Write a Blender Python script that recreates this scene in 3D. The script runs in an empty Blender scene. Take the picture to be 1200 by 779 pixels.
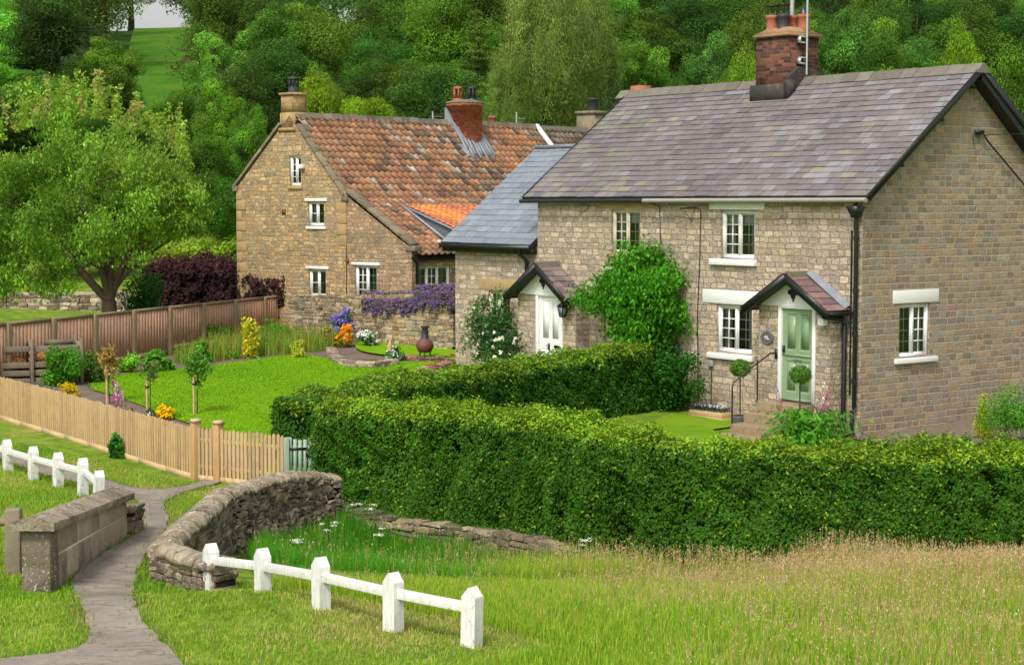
import bpy, math, random
import numpy as np
from mathutils import Vector, Matrix
from mathutils.geometry import delaunay_2d_cdt
C = bpy.context.scene.collection
SC = bpy.context.scene
R = np.random.default_rng(7)
RD = math.radians

# ------------------------------------------------------------------ camera, sky, sun, exposure
FPX, PITCH, CH = 2066.0, 0.0738, 4.95
cd = bpy.data.cameras.new('camera'); cam = bpy.data.objects.new('camera', cd); C.objects.link(cam)
cam.location = (0, 0, CH); cam.rotation_euler = (math.pi/2 - PITCH, 0, 0)
cd.sensor_width = 36; cd.lens = FPX/1200*36; cd.clip_end = 3000; cd.clip_start = .1
SC.camera = cam
SUN_EL, SUN_AZ = RD(52), RD(205)       # azimuth clockwise from +Y : behind the camera, to its left
w = bpy.data.worlds.new('World'); SC.world = w; w.use_nodes = True
nt = w.node_tree; nt.nodes.clear()
sky = nt.nodes.new('ShaderNodeTexSky'); sky.sky_type = 'NISHITA'; sky.sun_disc = False
sky.sun_elevation = SUN_EL; sky.sun_rotation = SUN_AZ; sky.air_density = 1.5; sky.dust_density = 4; sky.ozone_density = 1
hs = nt.nodes.new('ShaderNodeHueSaturation'); hs.inputs['Saturation'].default_value = .22; hs.inputs['Value'].default_value = 1.0
bg = nt.nodes.new('ShaderNodeBackground'); bg.inputs[1].default_value = .125
wo = nt.nodes.new('ShaderNodeOutputWorld')
nt.links.new(sky.outputs[0], hs.inputs['Color']); nt.links.new(hs.outputs[0], bg.inputs[0]); nt.links.new(bg.outputs[0], wo.inputs[0])
sl = bpy.data.lights.new('sun', 'SUN'); sl.energy = 1.7; sl.angle = RD(12); sl.color = (1, .96, .9)
so = bpy.data.objects.new('sun', sl); C.objects.link(so)
sd = Vector((math.sin(SUN_AZ)*math.cos(SUN_EL), math.cos(SUN_AZ)*math.cos(SUN_EL), math.sin(SUN_EL)))
so.rotation_euler = sd.to_track_quat('Z', 'Y').to_euler(); so.location = sd*60
SC.view_settings.view_transform = 'Standard'; SC.view_settings.look = 'None'
SC.view_settings.exposure = 0.58; SC.view_settings.gamma = 1

# ------------------------------------------------------------------ helpers
def lin(r, g, b):
    f = lambda c: (c/255/12.92 if c/255 <= .04045 else ((c/255+.055)/1.055)**2.4)
    return np.array([f(r), f(g), f(b)])
def rgba(c): return (float(c[0]), float(c[1]), float(c[2]), 1)
def vec(*a): return np.array(a, float)
def unit(v): v = np.asarray(v, float); return v/np.linalg.norm(v)

def tag(o, label=None, cat=None, group=None, kind=None):
    if label: o['label'] = label
    if cat: o['category'] = cat
    if group: o['group'] = group
    if kind: o['kind'] = kind
    return o
def empty(name, loc=(0, 0, 0), rz=0, label=None, cat=None, group=None):
    o = bpy.data.objects.new(name, None); C.objects.link(o); o.location = loc; o.rotation_euler = (0, 0, rz)
    o.empty_display_size = .3
    return tag(o, label, cat, group)
KIDS = {}
def copy_tree(o, parent=None):
    c = o.copy(); C.objects.link(c)
    if parent is not None: c.parent = parent; KIDS.setdefault(parent.name, []).append(c)
    for ch in KIDS.get(o.name, []): copy_tree(ch, c)
    return c

class MB:
    def __init__(s): s.v = []; s.f = []; s.n = 0
    def add(s, V, F, col=None):
        """V (n,3), F (m,k) indices into V, col (3,) or (m,3)"""
        V = np.asarray(V, float).reshape(-1, 3); F = np.asarray(F, int)
        if F.ndim == 1: F = F.reshape(1, -1)
        c = np.ones((len(F), 3)) if col is None else np.broadcast_to(np.asarray(col, float), (len(F), 3))
        s.v.append(V); s.f.append((F+s.n, c)); s.n += len(V)
    def quads(s, Q, col=None):
        Q = np.asarray(Q, float); n = len(Q)
        s.add(Q.reshape(-1, 3), np.arange(n*4).reshape(n, 4), col)
    def poly(s, P, col=None): s.add(P, [list(range(len(P)))], col)
    def hexa(s, P, col=None):
        """8 pts: bottom 4 ccw, top 4"""
        s.add(P, [[3, 2, 1, 0], [4, 5, 6, 7], [0, 1, 5, 4], [1, 2, 6, 5], [2, 3, 7, 6], [3, 0, 4, 7]], col)
    def box(s, x0, x1, y0, y1, z0, z1, col=None, jit=0):
        P = np.array([[x0, y0, z0], [x1, y0, z0], [x1, y1, z0], [x0, y1, z0], [x0, y0, z1], [x1, y0, z1], [x1, y1, z1], [x0, y1, z1]], float)
        if jit: P += R.uniform(-jit, jit, P.shape)
        s.hexa(P, col)
    def beam(s, p0, p1, wd, ht, col=None, up=(0, 0, 1)):
        p0 = np.array(p0, float); p1 = np.array(p1, float); d = unit(p1-p0)
        sd_ = np.cross(d, up); sd_ = unit(sd_) if np.linalg.norm(sd_) > 1e-6 else vec(1, 0, 0); u = np.cross(sd_, d)
        a, b = sd_*wd/2, u*ht/2
        s.hexa([p0-a-b, p0+a-b, p1+a-b, p1-a-b, p0-a+b, p0+a+b, p1+a+b, p1-a+b], col)
    def prism(s, P, D, col=None):
        P = np.array(P, float); D = np.array(D, float); n = len(P)
        s.poly(P[::-1], col); s.poly(P+D, col)
        for i in range(n):
            j = (i+1) % n; s.poly([P[i], P[j], P[j]+D, P[i]+D], col)
    def tube(s, pts, rad, n=8, col=None, caps=True):
        pts = np.array(pts, float); rad = np.broadcast_to(np.asarray(rad, float), (len(pts),))
        V = []; up = vec(0, 0, 1)
        for i in range(len(pts)):
            d = unit(pts[min(i+1, len(pts)-1)]-pts[max(i-1, 0)])
            a = np.cross(d, up)
            if np.linalg.norm(a) < .05: a = np.cross(d, vec(1, 0, 0))
            a = unit(a); b = np.cross(d, a)
            t = np.arange(n)*2*math.pi/n
            V.append(pts[i]+rad[i]*(np.cos(t)[:, None]*a+np.sin(t)[:, None]*b))
        V = np.concatenate(V); F = []
        for i in range(len(pts)-1):
            for k in range(n):
                k2 = (k+1) % n; F.append([i*n+k, i*n+k2, (i+1)*n+k2, (i+1)*n+k])
        s.add(V, F, col)
        if caps: s.add(V[:n], [list(range(n))], col); s.add(V[-n:], [list(range(n))], col)
    def lathe(s, c, prof, n=16, col=None):
        c = np.array(c, float); V = []; t = np.arange(n)*2*math.pi/n
        for r, z in prof: V.append(np.stack([c[0]+r*np.cos(t), c[1]+r*np.sin(t), np.full(n, c[2]+z)], 1))
        V = np.concatenate(V); F = []
        for i in range(len(prof)-1):
            for k in range(n):
                k2 = (k+1) % n; F.append([i*n+k, i*n+k2, (i+1)*n+k2, (i+1)*n+k])
        s.add(V, F, col)
    def build(s, name, mat, parent=None, smooth=False, bevel=0):
        V = np.concatenate(s.v); me = bpy.data.meshes.new(name)
        nl = sum(f.size for f, _ in s.f); nf = sum(len(f) for f, _ in s.f)
        me.vertices.add(len(V)); me.vertices.foreach_set('co', V.ravel())
        me.loops.add(nl); me.polygons.add(nf)
        me.loops.foreach_set('vertex_index', np.concatenate([f.ravel() for f, _ in s.f]).astype(np.int32))
        tot = np.concatenate([np.full(len(f), f.shape[1]) for f, _ in s.f])
        st = np.concatenate([[0], np.cumsum(tot)[:-1]]).astype(np.int32)
        me.polygons.foreach_set('loop_start', st)
        try: me.polygons.foreach_set('loop_total', tot.astype(np.int32))
        except Exception: pass
        cols = np.concatenate([c for _, c in s.f]); cols = np.concatenate([cols, np.ones((len(cols), 1))], 1)
        at = me.attributes.new('col', 'FLOAT_COLOR', 'FACE'); at.data.foreach_set('color', cols.astype(np.float32).ravel())
        me.update(calc_edges=True)
        if smooth: me.polygons.foreach_set('use_smooth', np.ones(nf, bool))
        me.materials.append(mat)
        o = bpy.data.objects.new(name, me); C.objects.link(o)
        if parent is not None: o.parent = parent; KIDS.setdefault(parent.name, []).append(o)
        if bevel:
            b = o.modifiers.new('bevel', 'BEVEL'); b.width = bevel; b.segments = 2; b.limit_method = 'ANGLE'
        return o

# ------------------------------------------------------------------ pixel helpers used only to work out real positions
def ray(u, v):
    k = (389.5-v)/FPX
    return vec((u-600)/FPX, math.cos(PITCH)+k*math.sin(PITCH), -math.sin(PITCH)+k*math.cos(PITCH))
def at(u, v, Y): d = ray(u, v); return vec(0, 0, CH)+d*Y/d[1]
def pxx(u, Y): return at(u, 237, Y)[0]

# ------------------------------------------------------------------ terrain
GP = []
def gp(x, y, z): GP.append((x, y, z))
for x in (-14, -8, -4, 0, 4, 8, 14): gp(x, 17, .5); gp(x, 10, .8); gp(x, -5, 1.2)
for x, y, z in [(-5, 20.5, .3), (-5.9, 21.2, .12), (-5.7, 23.4, .1), (-4.5, 21.8, .06), (-3.8, 21.3, .1), (-4.2, 21.2, .12), (-3.0, 26.9, -.95), (-2.3, 28.2, -.95), (-1.4, 27.4, -.85), (-3.4, 20, .5), (-2, 19.5, .5), (-1, 18.5, .48), (2, 20, .22), (6, 20, .22), (11, 20, .25), (2, 22.5, -.2), (6, 22.5, -.2), (11, 22.5, -.2),
                (1, 24.3, -.5), (4, 24.2, -.5), (8, 24.2, -.5), (13, 24.5, -.5), (-.3, 26, -.85), (-1.6, 28, -.92), (.6, 25.4, -.72), (-.9, 26.6, -.92), (-3, 27.2, -.72), (-3.4, 25, -.5), (-2.4, 24, -.3), (-1.5, 23, -.1), (-2.5, 22, .1), (-3.3, 22, .2), (-2, 26, -.7),
                (1.9, 27.3, -.1), (4.2, 26.3, -.1), (8, 26.4, -.08), (1.2, 25.2, -.75), (2.2, 24.3, -.68), (3.6, 23.9, -.62), (-.3, 27.0, -.9), (6, 23.9, -.58), (13, 26, 0), (-.2, 28.4, -.1), (-2.4, 30, -.12), (-3.7, 30.6, -.15), (0, 31, -.08), (3, 31, 0), (8, 31, 0), (13, 31, .1), (3, 35, 0), (7, 36.8, 0), (9, 38, .05), (12, 41, .25), (16, 44, .4),
                (-4.6, 24, .2), (-4.9, 26.5, .02), (-5.0, 28, -.05), (-5.2, 30.5, -.12), (-4.4, 30, -.12), (-6.4, 25, .15), (-7.5, 23, .4), (-8, 21, .5), (-9, 27, .3), (-8, 30, .08), (-10.5, 31, .1), (-12.5, 34, .1), (-8, 34, -.08),
                (-11.6, 39.5, .07), (-5.8, 32.6, -.18), (-14, 42, .25), (-16, 36, .2), (-3, 36, -.05), (-7, 40, .1), (-4, 44, .3), (-7.3, 50, .5), (-9.5, 46, .38), (-3, 50, .5), (-1.5, 48.5, .42), (1, 45, .2), (0, 40, .1), (-12.8, 44, .4), (-10, 50, .42), (-7.3, 57, .6),
                (-4, 54, .85), (-2, 52, .8), (-5, 56, .9), (0, 58, 1.1), (-20, 44, .7), (-20, 55, 1.1), (-12, 56, 1.1), (-15, 62, 1.4), (-5, 66, 1.9), (5, 68, 2.2), (12, 56, 1.3), (20, 60, 1.8), (30, 45, 1),
                (0, 80, 4), (-20, 78, 4), (25, 80, 4.5), (0, 100, 8), (-25, 100, 8), (30, 100, 9), (-20, 120, 12.5), (-30, 130, 14), (0, 130, 14), (40, 130, 15), (-40, 170, 20.5), (-60, 130, 14), (0, 170, 22), (60, 170, 22),
                (-40, 205, 24.4), (-15, 205, 25.6), (10, 205, 28), (60, 205, 30), (-80, 205, 25), (-40, 260, 23), (10, 260, 29), (60, 260, 30), (-100, 320, 25), (0, 380, 26), (120, 320, 27), (120, 100, 9), (-100, 100, 9), (-60, 40, 2), (60, 40, 2), (60, 10, 1), (-60, 0, 1)]: gp(x, y, z)
GPa = np.array(GP, float)
def _fit():
    P = GPa[:, :2]; D = np.linalg.norm(P[:, None]-P[None], axis=2)
    n = len(P); A = np.zeros((n+3, n+3)); A[:n, :n] = D - np.eye(n)*.15; A[:n, n] = 1; A[:n, n+1:n+3] = P/100
    A[n, :n] = 1; A[n+1:n+3, :n] = P.T/100
    return np.linalg.solve(A, np.concatenate([GPa[:, 2], [0, 0, 0]]))
GW = _fit()
def gz(x, y):
    x = np.atleast_1d(np.asarray(x, float)); y = np.atleast_1d(np.asarray(y, float)); sh = x.shape
    x = x.ravel(); y = y.ravel(); out = np.empty(len(x)); P = GPa[:, :2]; n = len(P)
    for i in range(0, len(x), 20000):
        q = np.stack([x[i:i+20000], y[i:i+20000]], 1)
        D = np.sqrt(((q[:, None]-P[None])**2).sum(2)+.05)
        out[i:i+20000] = D@GW[:n]+GW[n]+q@GW[n+1:]/100
    return out.reshape(sh)
def g1(x, y): return float(gz(x, y)[0])
def G(u, v):
    d = ray(u, v); t = 12.0; o = vec(0, 0, CH)
    while t < 400:
        p = o+d*t
        if p[2] < g1(p[0], p[1]): break
        t += .25
    lo, hi = t-.25, t
    for _ in range(12):
        m = (lo+hi)/2; p = o+d*m
        if p[2] < g1(p[0], p[1]): hi = m
        else: lo = m
    return o+d*hi

# ------------------------------------------------------------------ materials
def newmat(name):
    m = bpy.data.materials.new(name); m.use_nodes = True; n = m.node_tree; n.nodes.clear()
    out = n.nodes.new('ShaderNodeOutputMaterial'); b = n.nodes.new('ShaderNodeBsdfPrincipled'); n.links.new(b.outputs[0], out.inputs[0])
    return m, n, b, out
class NB:
    def __init__(s, n): s.n = n
    def node(s, t, **k):
        x = s.n.nodes.new(t)
        for a, b in k.items(): setattr(x, a, b)
        return x
    def put(s, sock, v):
        if isinstance(v, bpy.types.NodeSocket): s.n.links.new(v, sock)
        elif v is not None:
            try: sock.default_value = v
            except Exception: sock.default_value = (v, v, v)
    def m(s, op, a, b=None, c=None, clamp=False):
        x = s.node('ShaderNodeMath', operation=op); x.use_clamp = clamp
        s.put(x.inputs[0], a)
        if b is not None: s.put(x.inputs[1], b)
        if c is not None: s.put(x.inputs[2], c)
        return x.outputs[0]
    def noise(s, vecs, scale, detail=4, rough=.55, dim='3D'):
        x = s.node('ShaderNodeTexNoise'); x.noise_dimensions = dim
        if dim == '1D': s.put(x.inputs['W'], vecs)
        else: s.put(x.inputs['Vector'], vecs)
        x.inputs['Scale'].default_value = scale; x.inputs['Detail'].default_value = detail; x.inputs['Roughness'].default_value = rough
        return x.outputs[0]
    def ramp(s, fac, stops, interp='LINEAR'):
        x = s.node('ShaderNodeValToRGB'); s.put(x.inputs[0], fac); cr = x.color_ramp; cr.interpolation = interp
        while len(cr.elements) > 1: cr.elements.remove(cr.elements[-1])
        cr.elements[0].position = stops[0][0]; cr.elements[0].color = rgba(stops[0][1])
        for p, c in stops[1:]:
            e = cr.elements.new(p); e.color = rgba(c)
        return x.outputs[0]
    def mix(s, fac, a, b, mode='MIX'):
        x = s.node('ShaderNodeMix', data_type='RGBA', blend_type=mode); s.put(x.inputs[0], fac)
        s.put(x.inputs[6], rgba(a) if not isinstance(a, bpy.types.NodeSocket) else a); s.put(x.inputs[7], rgba(b) if not isinstance(b, bpy.types.NodeSocket) else b)
        return x.outputs[2]
    def sep(s, v): x = s.node('ShaderNodeSeparateXYZ'); s.put(x.inputs[0], v); return x.outputs
    def comb(s, a, b, c=0.0): x = s.node('ShaderNodeCombineXYZ'); s.put(x.inputs[0], a); s.put(x.inputs[1], b); s.put(x.inputs[2], c); return x.outputs[0]
    def bump(s, h, strength=.5, dist=.02):
        x = s.node('ShaderNodeBump'); x.inputs['Strength'].default_value = strength; x.inputs['Distance'].default_value = dist; s.put(x.inputs['Height'], h); return x.outputs[0]
    def coord(s, k='Object'): return s.node('ShaderNodeTexCoord').outputs[k]
    def smooth(s, x_, lo, hi): 
        x = s.node('ShaderNodeMapRange', interpolation_type='SMOOTHSTEP'); s.put(x.inputs[0], x_); x.inputs[1].default_value = lo; x.inputs[2].default_value = hi; return x.outputs[0]
W3 = vec(1, 1, 1)
def mat_plain(name, col, rough=.6, var=.12, scale=8, bump=.2, usecol=False, metal=0, spec=.5, dirt=None, dirtamt=.5, bdist=.01):
    m, n, b, o = newmat(name); k = NB(n); co = k.coord()
    base = k.noise(co, scale, 5)
    f = k.m('MULTIPLY_ADD', base, var*2, 1-var)
    c = k.mix(1, col, k.comb(f, f, f), 'MULTIPLY')
    if usecol:
        a = k.node('ShaderNodeAttribute', attribute_name='col'); c = k.mix(1, c, a.outputs['Color'], 'MULTIPLY')
    if dirt is not None:
        dn = k.smooth(k.noise(co, scale*.45, 6, .7), .52, .68); c = k.mix(k.m('MULTIPLY', dn, dirtamt), c, dirt)
    n.links.new(c, b.inputs['Base Color']); b.inputs['Roughness'].default_value = rough; b.inputs['Metallic'].default_value = metal
    b.inputs['Specular IOR Level'].default_value = spec
    if bump: n.links.new(k.bump(k.noise(co, scale*5, 4), bump, bdist), b.inputs['Normal'])
    return m
def mat_masonry(name, sw, sh, mort, pal, mcol, rough_face=.5, wrap=.03, bumpd=.03, stain=None, irr=.5, grime=None):
    m, n, b, o = newmat(name); k = NB(n); tc = k.node('ShaderNodeTexCoord'); co = tc.outputs['Object']; nr = tc.outputs['Normal']
    x, y, z = k.sep(co); nx, ny, nz = k.sep(nr)
    isx = k.m('GREATER_THAN', k.m('ABSOLUTE', nx), .6)          # faces x -> run along y
    u = k.m('ADD', k.m('MULTIPLY', isx, y), k.m('MULTIPLY', k.m('SUBTRACT', 1, isx), k.m('ADD', x, 31.7)))
    wn = k.noise(co, 1.3, 2); wn2 = k.noise(co, 9, 3)
    z2 = k.m('ADD', z, k.m('ADD', k.m('MULTIPLY', k.m('SUBTRACT', wn, .5), wrap*1.6), k.m('MULTIPLY', k.m('SUBTRACT', wn2, .5), wrap)))
    z3 = k.m('ADD', z2, k.m('MULTIPLY', k.m('SUBTRACT', k.noise(z, 2.1, 1, dim='1D'), .5), sh*irr*2))
    zr = k.m('DIVIDE', z3, sh); row = k.m('FLOOR', zr); fz = k.m('SUBTRACT', zr, row)
    wr = k.node('ShaderNodeTexWhiteNoise', noise_dimensions='1D'); k.put(wr.inputs['W'], row); r1 = wr.outputs['Value']
    wd = k.m('MULTIPLY', k.m('MULTIPLY_ADD', r1, .7, .65), sw)
    uu = k.m('ADD', u, k.m('MULTIPLY', r1, 13.7)); uu = k.m('ADD', uu, k.m('MULTIPLY', k.m('SUBTRACT', wn2, .5), wrap))
    un = k.noise(k.comb(k.m('MULTIPLY', uu, 1.0), k.m('MULTIPLY', row, 3.7)), 2.2/sw*.35, 1, dim='2D')
    uu = k.m('ADD', uu, k.m('MULTIPLY', k.m('SUBTRACT', un, .5), sw*1.3*irr))
    cr = k.m('DIVIDE', uu, wd); cl = k.m('FLOOR', cr); fx = k.m('SUBTRACT', cr, cl)
    wc = k.node('ShaderNodeTexWhiteNoise', noise_dimensions='3D'); k.put(wc.inputs['Vector'], k.comb(cl, row, 3.0)); idv = wc.outputs['Value']; idc = wc.outputs['Color']
    ex = k.m('MULTIPLY', k.m('MINIMUM', fx, k.m('SUBTRACT', 1, fx)), wd); ez = k.m('MULTIPLY', k.m('MINIMUM', fz, k.m('SUBTRACT', 1, fz)), sh)
    e = k.m('MINIMUM', ex, ez); fine = k.noise(co, 26, 4, .6)
    e = k.m('ADD', e, k.m('MULTIPLY', k.m('SUBTRACT', fine, .5), mort*1.6))
    mask = k.smooth(e, mort*.35, mort*1.1)
    stops = [(i/len(pal), c) for i, c in enumerate(pal)]
    c = k.ramp(idv, stops, 'CONSTANT')
    i2 = k.sep(idc)[1]; br = k.m('MULTIPLY_ADD', i2, .4, .8)
    fn = k.noise(co, 14, 6, .7); br = k.m('MULTIPLY', br, k.m('MULTIPLY_ADD', fn, .9, .55))
    c = k.mix(1, c, k.comb(br, br, br), 'MULTIPLY')
    if stain is not None:
        c = k.mix(k.m('MULTIPLY', k.smooth(k.noise(co, .9, 5, .65), .5, .7), .6), c, stain)
    mc = k.mix(1, mcol, k.comb(*[k.m('MULTIPLY_ADD', fn, .7, .65)]*3), 'MULTIPLY')
    c = k.mix(mask, mc, c)
    if grime is not None:
        gr = k.smooth(k.m('ADD', k.noise(co, 1.1, 6, .7), k.m('MULTIPLY', z, -.16)), .42, .62)   # damp, lichened foot of the wall
        c = k.mix(k.m('MULTIPLY', gr, .45), c, grime)
    n.links.new(c, b.inputs['Base Color']); b.inputs['Roughness'].default_value = .9; b.inputs['Specular IOR Level'].default_value = .25
    h = k.m('ADD', k.m('MULTIPLY', mask, k.m('MULTIPLY_ADD', i2, .5, .6)), k.m('MULTIPLY', k.noise(co, 11, 6, .65), rough_face*2))
    n.links.new(k.bump(h, 1, bumpd), b.inputs['Normal'])
    return m
def mat_leaf(name='leaf', trans=.38, rough=.6, tint=True, spec=.14):
    m, n, b, o = newmat(name); k = NB(n)
    a = k.node('ShaderNodeAttribute', attribute_name='col').outputs['Color']
    if tint: a = k.mix(1, a, k.node('ShaderNodeObjectInfo').outputs['Color'], 'MULTIPLY')
    n.links.new(a, b.inputs['Base Color']); b.inputs['Roughness'].default_value = rough; b.inputs['Specular IOR Level'].default_value = spec
    t = k.node('ShaderNodeBsdfTranslucent'); hsn = k.node('ShaderNodeHueSaturation'); hsn.inputs['Value'].default_value = 1.4; hsn.inputs['Hue'].default_value = .497; k.put(hsn.inputs['Color'], a); n.links.new(hsn.outputs[0], t.inputs[0])
    mx = k.node('ShaderNodeMixShader'); mx.inputs[0].default_value = trans; n.links.new(b.outputs[0], mx.inputs[1]); n.links.new(t.outputs[0], mx.inputs[2]); n.links.new(mx.outputs[0], o.inputs[0])
    return m
LEAF = mat_leaf(); GRASS = mat_leaf('grass_blade', .3, .6, False); PETAL = mat_leaf('petal', .2, .6, False)
WHITE = mat_plain('white_paint', lin(226, 226, 222), .45, .04, 6, .05)
def mat_worn_white():
    m, n, b, o = newmat('weathered_white_paint'); k = NB(n); co = k.coord(); x, y, z = k.sep(co)
    gr = k.noise(k.comb(k.m('MULTIPLY', x, 9), k.m('MULTIPLY', y, 9), k.m('MULTIPLY', z, 1.2)), 3, 5, .7); c = k.ramp(gr, [(.3, lin(196, 193, 184)), (.5, lin(220, 218, 212)), (.7, lin(230, 229, 225))])
    al = k.smooth(k.m('ADD', k.noise(co, 9, 6, .75), k.m('MULTIPLY', z, -.35)), .42, .62); c = k.mix(k.m('MULTIPLY', al, .75), c, lin(128, 130, 100))
    fl = k.smooth(k.noise(co, 19, 5, .8), .61, .66); c = k.mix(k.m('MULTIPLY', fl, .7), c, lin(120, 108, 92))
    n.links.new(c, b.inputs['Base Color']); b.inputs['Roughness'].default_value = .6; n.links.new(k.bump(k.m('ADD', gr, fl), .6, .012), b.inputs['Normal']); return m
WHITEOLD = mat_worn_white()
CREAM = mat_plain('cream_paint', lin(222, 210, 186), .5, .04, 6, .05)
GREEN_P = mat_plain('sage_paint', lin(128, 153, 116), .4, .03, 4, .05)
GATE_P = mat_plain('pale_green_paint', lin(140, 160, 140), .5, .06, 6, .1)
BLACK = mat_plain('black_paint', lin(24, 24, 26), .4, .1, 5, .05)
GREYPIPE = mat_plain('grey_gutter_paint', lin(150, 146, 138), .5, .12, 4, .05)
LEAD = mat_plain('lead', lin(128, 134, 142), .5, .18, 5, .2, dirt=lin(170, 172, 172))
SAND = mat_plain('sandstone', lin(170, 142, 98), .9, .2, 5, .5, dirt=lin(105, 98, 80), dirtamt=.35)
OLDSTONE = mat_plain('weathered_stone', lin(128, 116, 94), .95, .28, 6, .8, usecol=True, dirt=lin(70, 66, 54), dirtamt=.6, bdist=.02)
def mat_lichen(name, col, use=True, dark=lin(84, 76, 62), pale=lin(214, 206, 190), amt=.8):
    m, n, b, o = newmat(name); k = NB(n); co = k.coord(); c = col
    f = k.m('MULTIPLY_ADD', k.noise(co, 7, 6, .75), 1.0, .5); c = k.mix(1, c, k.comb(f, f, f), 'MULTIPLY')
    if use: c = k.mix(1, c, k.node('ShaderNodeAttribute', attribute_name='col').outputs['Color'], 'MULTIPLY')
    dk = k.smooth(k.noise(co, 2.6, 6, .7), .48, .6); c = k.mix(k.m('MULTIPLY', dk, .6), c, dark)
    ms = k.smooth(k.noise(co, 1.7, 5, .7), .56, .66); c = k.mix(k.m('MULTIPLY', ms, .45), c, lin(110, 104, 50))
    sp = k.smooth(k.m('ADD', k.noise(co, 26, 3, .6), k.m('MULTIPLY', k.noise(co, 3.3, 3), .35)), .77, .83); c = k.mix(k.m('MULTIPLY', sp, amt), c, pale)
    n.links.new(c, b.inputs['Base Color']); b.inputs['Roughness'].default_value = .95; b.inputs['Specular IOR Level'].default_value = .2
    n.links.new(k.bump(k.m('ADD', k.noise(co, 22, 6, .75), k.m('MULTIPLY', k.noise(co, 6, 4), .8)), 1, .04), b.inputs['Normal']); return m
LICHEN = mat_lichen('lichened_stone', lin(160, 146, 124))
def mat_slate():
    m, n, b, o = newmat('slate'); k = NB(n); co = k.coord(); x, y, z = k.sep(co); a = k.node('ShaderNodeAttribute', attribute_name='col').outputs['Color']
    f1 = k.noise(co, 7, 6, .7); f2 = k.noise(k.comb(k.m('MULTIPLY', x, .5), k.m('MULTIPLY', y, 2.2), k.m('MULTIPLY', z, .5)), 2.2, 5, .65); f3 = k.noise(co, .8, 4, .6)
    f = k.m('ADD', k.m('MULTIPLY', f1, .5), k.m('ADD', k.m('MULTIPLY', f2, .6), k.m('MULTIPLY_ADD', f3, .5, .2))); c = k.mix(1, a, k.comb(f, f, f), 'MULTIPLY')
    li = k.smooth(k.noise(co, 15, 6, .75), .6, .68); c = k.mix(k.m('MULTIPLY', li, .35), c, lin(150, 146, 124)); n.links.new(c, b.inputs['Base Color'])
    b.inputs['Roughness'].default_value = .62; b.inputs['Specular IOR Level'].default_value = .35; n.links.new(k.bump(f1, .5, .008), b.inputs['Normal']); return m
SLATE = mat_slate()
PANT = mat_plain('pantile', W3, .8, .2, 12, .5, usecol=True, dirt=lin(92, 84, 66), dirtamt=.35)
MOSSY = mat_plain('mossy_ridge', lin(108, 102, 92), .95, .3, 7, .8, usecol=True, dirt=lin(108, 104, 44), dirtamt=.7)
TERRA = mat_plain('terracotta', lin(160, 94, 70), .8, .2, 7, .3, usecol=True, dirt=lin(90, 50, 38), dirtamt=.4)
SOOT = mat_plain('sooty_stone', lin(58, 54, 50), .9, .35, 5, .6, dirt=lin(150, 110, 70), dirtamt=.5)
DARKPOT = mat_plain('dark_clay', lin(46, 48, 52), .6, .2, 6, .2)
METAL = mat_plain('galvanised', lin(190, 192, 192), .4, .1, 5, 0, metal=.5)
BARK = mat_plain('bark', lin(78, 64, 48), .95, .35, 6, 1, dirt=lin(70, 78, 44), dirtamt=.5, bdist=.03)
STEM = mat_plain('green_stem', lin(92, 112, 52), .7, .2, 6, 0)
NEWWOOD = mat_plain('new_softwood', lin(188, 160, 116), .8, .22, 5, .3, usecol=True, dirt=lin(150, 122, 88), dirtamt=.5)
FENCEWOOD = mat_plain('stained_boards', lin(184, 148, 122), .85, .22, 3, .4, usecol=True, dirt=lin(120, 100, 80), dirtamt=.4)
POSTWOOD = mat_plain('treated_post', lin(140, 120, 92), .85, .2, 6, .4, usecol=True, dirt=lin(110, 112, 80), dirtamt=.4)
GREYWOOD = mat_plain('silvered_wood', lin(128, 114, 96), .9, .28, 5, .8, usecol=True, dirt=lin(92, 90, 66), dirtamt=.5)
SOIL = mat_plain('soil', lin(108, 92, 80), 1, .3, 3, 1, bdist=.05, dirt=lin(84, 68, 56))
CORE = mat_plain('leaf_gap_shade', lin(20, 30, 12), 1, .4, 5, 1, spec=0)  # hedge filler, shade between the leaves put into a near-black green
DARKCORE = mat_plain('deep_joint', lin(52, 46, 38), 1, .3, 5, 1, spec=0)
CURT = mat_plain('curtain', lin(196, 192, 182), .9, .1, 4, 0)
ROOMB = mat_plain('dark_interior', lin(60, 57, 53), .9, .3, 2, 0)
BRICK = mat_masonry('red_brick', .225, .078, .008, [lin(180, 92, 62), lin(166, 82, 58), lin(190, 104, 70), lin(156, 76, 56)], lin(170, 140, 116), .2, .004, .008, irr=.08)
BRICKD = mat_masonry('sooty_brick', .225, .078, .008, [lin(100, 62, 50), lin(80, 52, 45), lin(110, 70, 55), lin(66, 48, 43), lin(118, 78, 58)], lin(104, 84, 68), .2, .004, .008, stain=lin(34, 28, 26), irr=.08)
ST_FRONT = mat_masonry('buff_coursed_stone', .27, .135, .012, [lin(188, 170, 147), lin(177, 160, 139), lin(195, 176, 152), lin(186, 165, 138), lin(172, 157, 139), lin(199, 180, 156), lin(180, 163, 145)], lin(168, 152, 132), .85, .05, .045, irr=.45, grime=lin(138, 120, 90))
ST_GABLE = mat_masonry('brown_coursed_stone', .27, .135, .015, [lin(152, 135, 115), lin(138, 123, 107), lin(158, 136, 108), lin(144, 130, 115), lin(160, 137, 108), lin(138, 125, 110), lin(146, 124, 104), lin(154, 140, 122), lin(138, 131, 120), lin(156, 138, 112), lin(144, 130, 112)], lin(180, 166, 144), .6, .03, .025, irr=.4, stain=lin(140, 127, 102))
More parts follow.
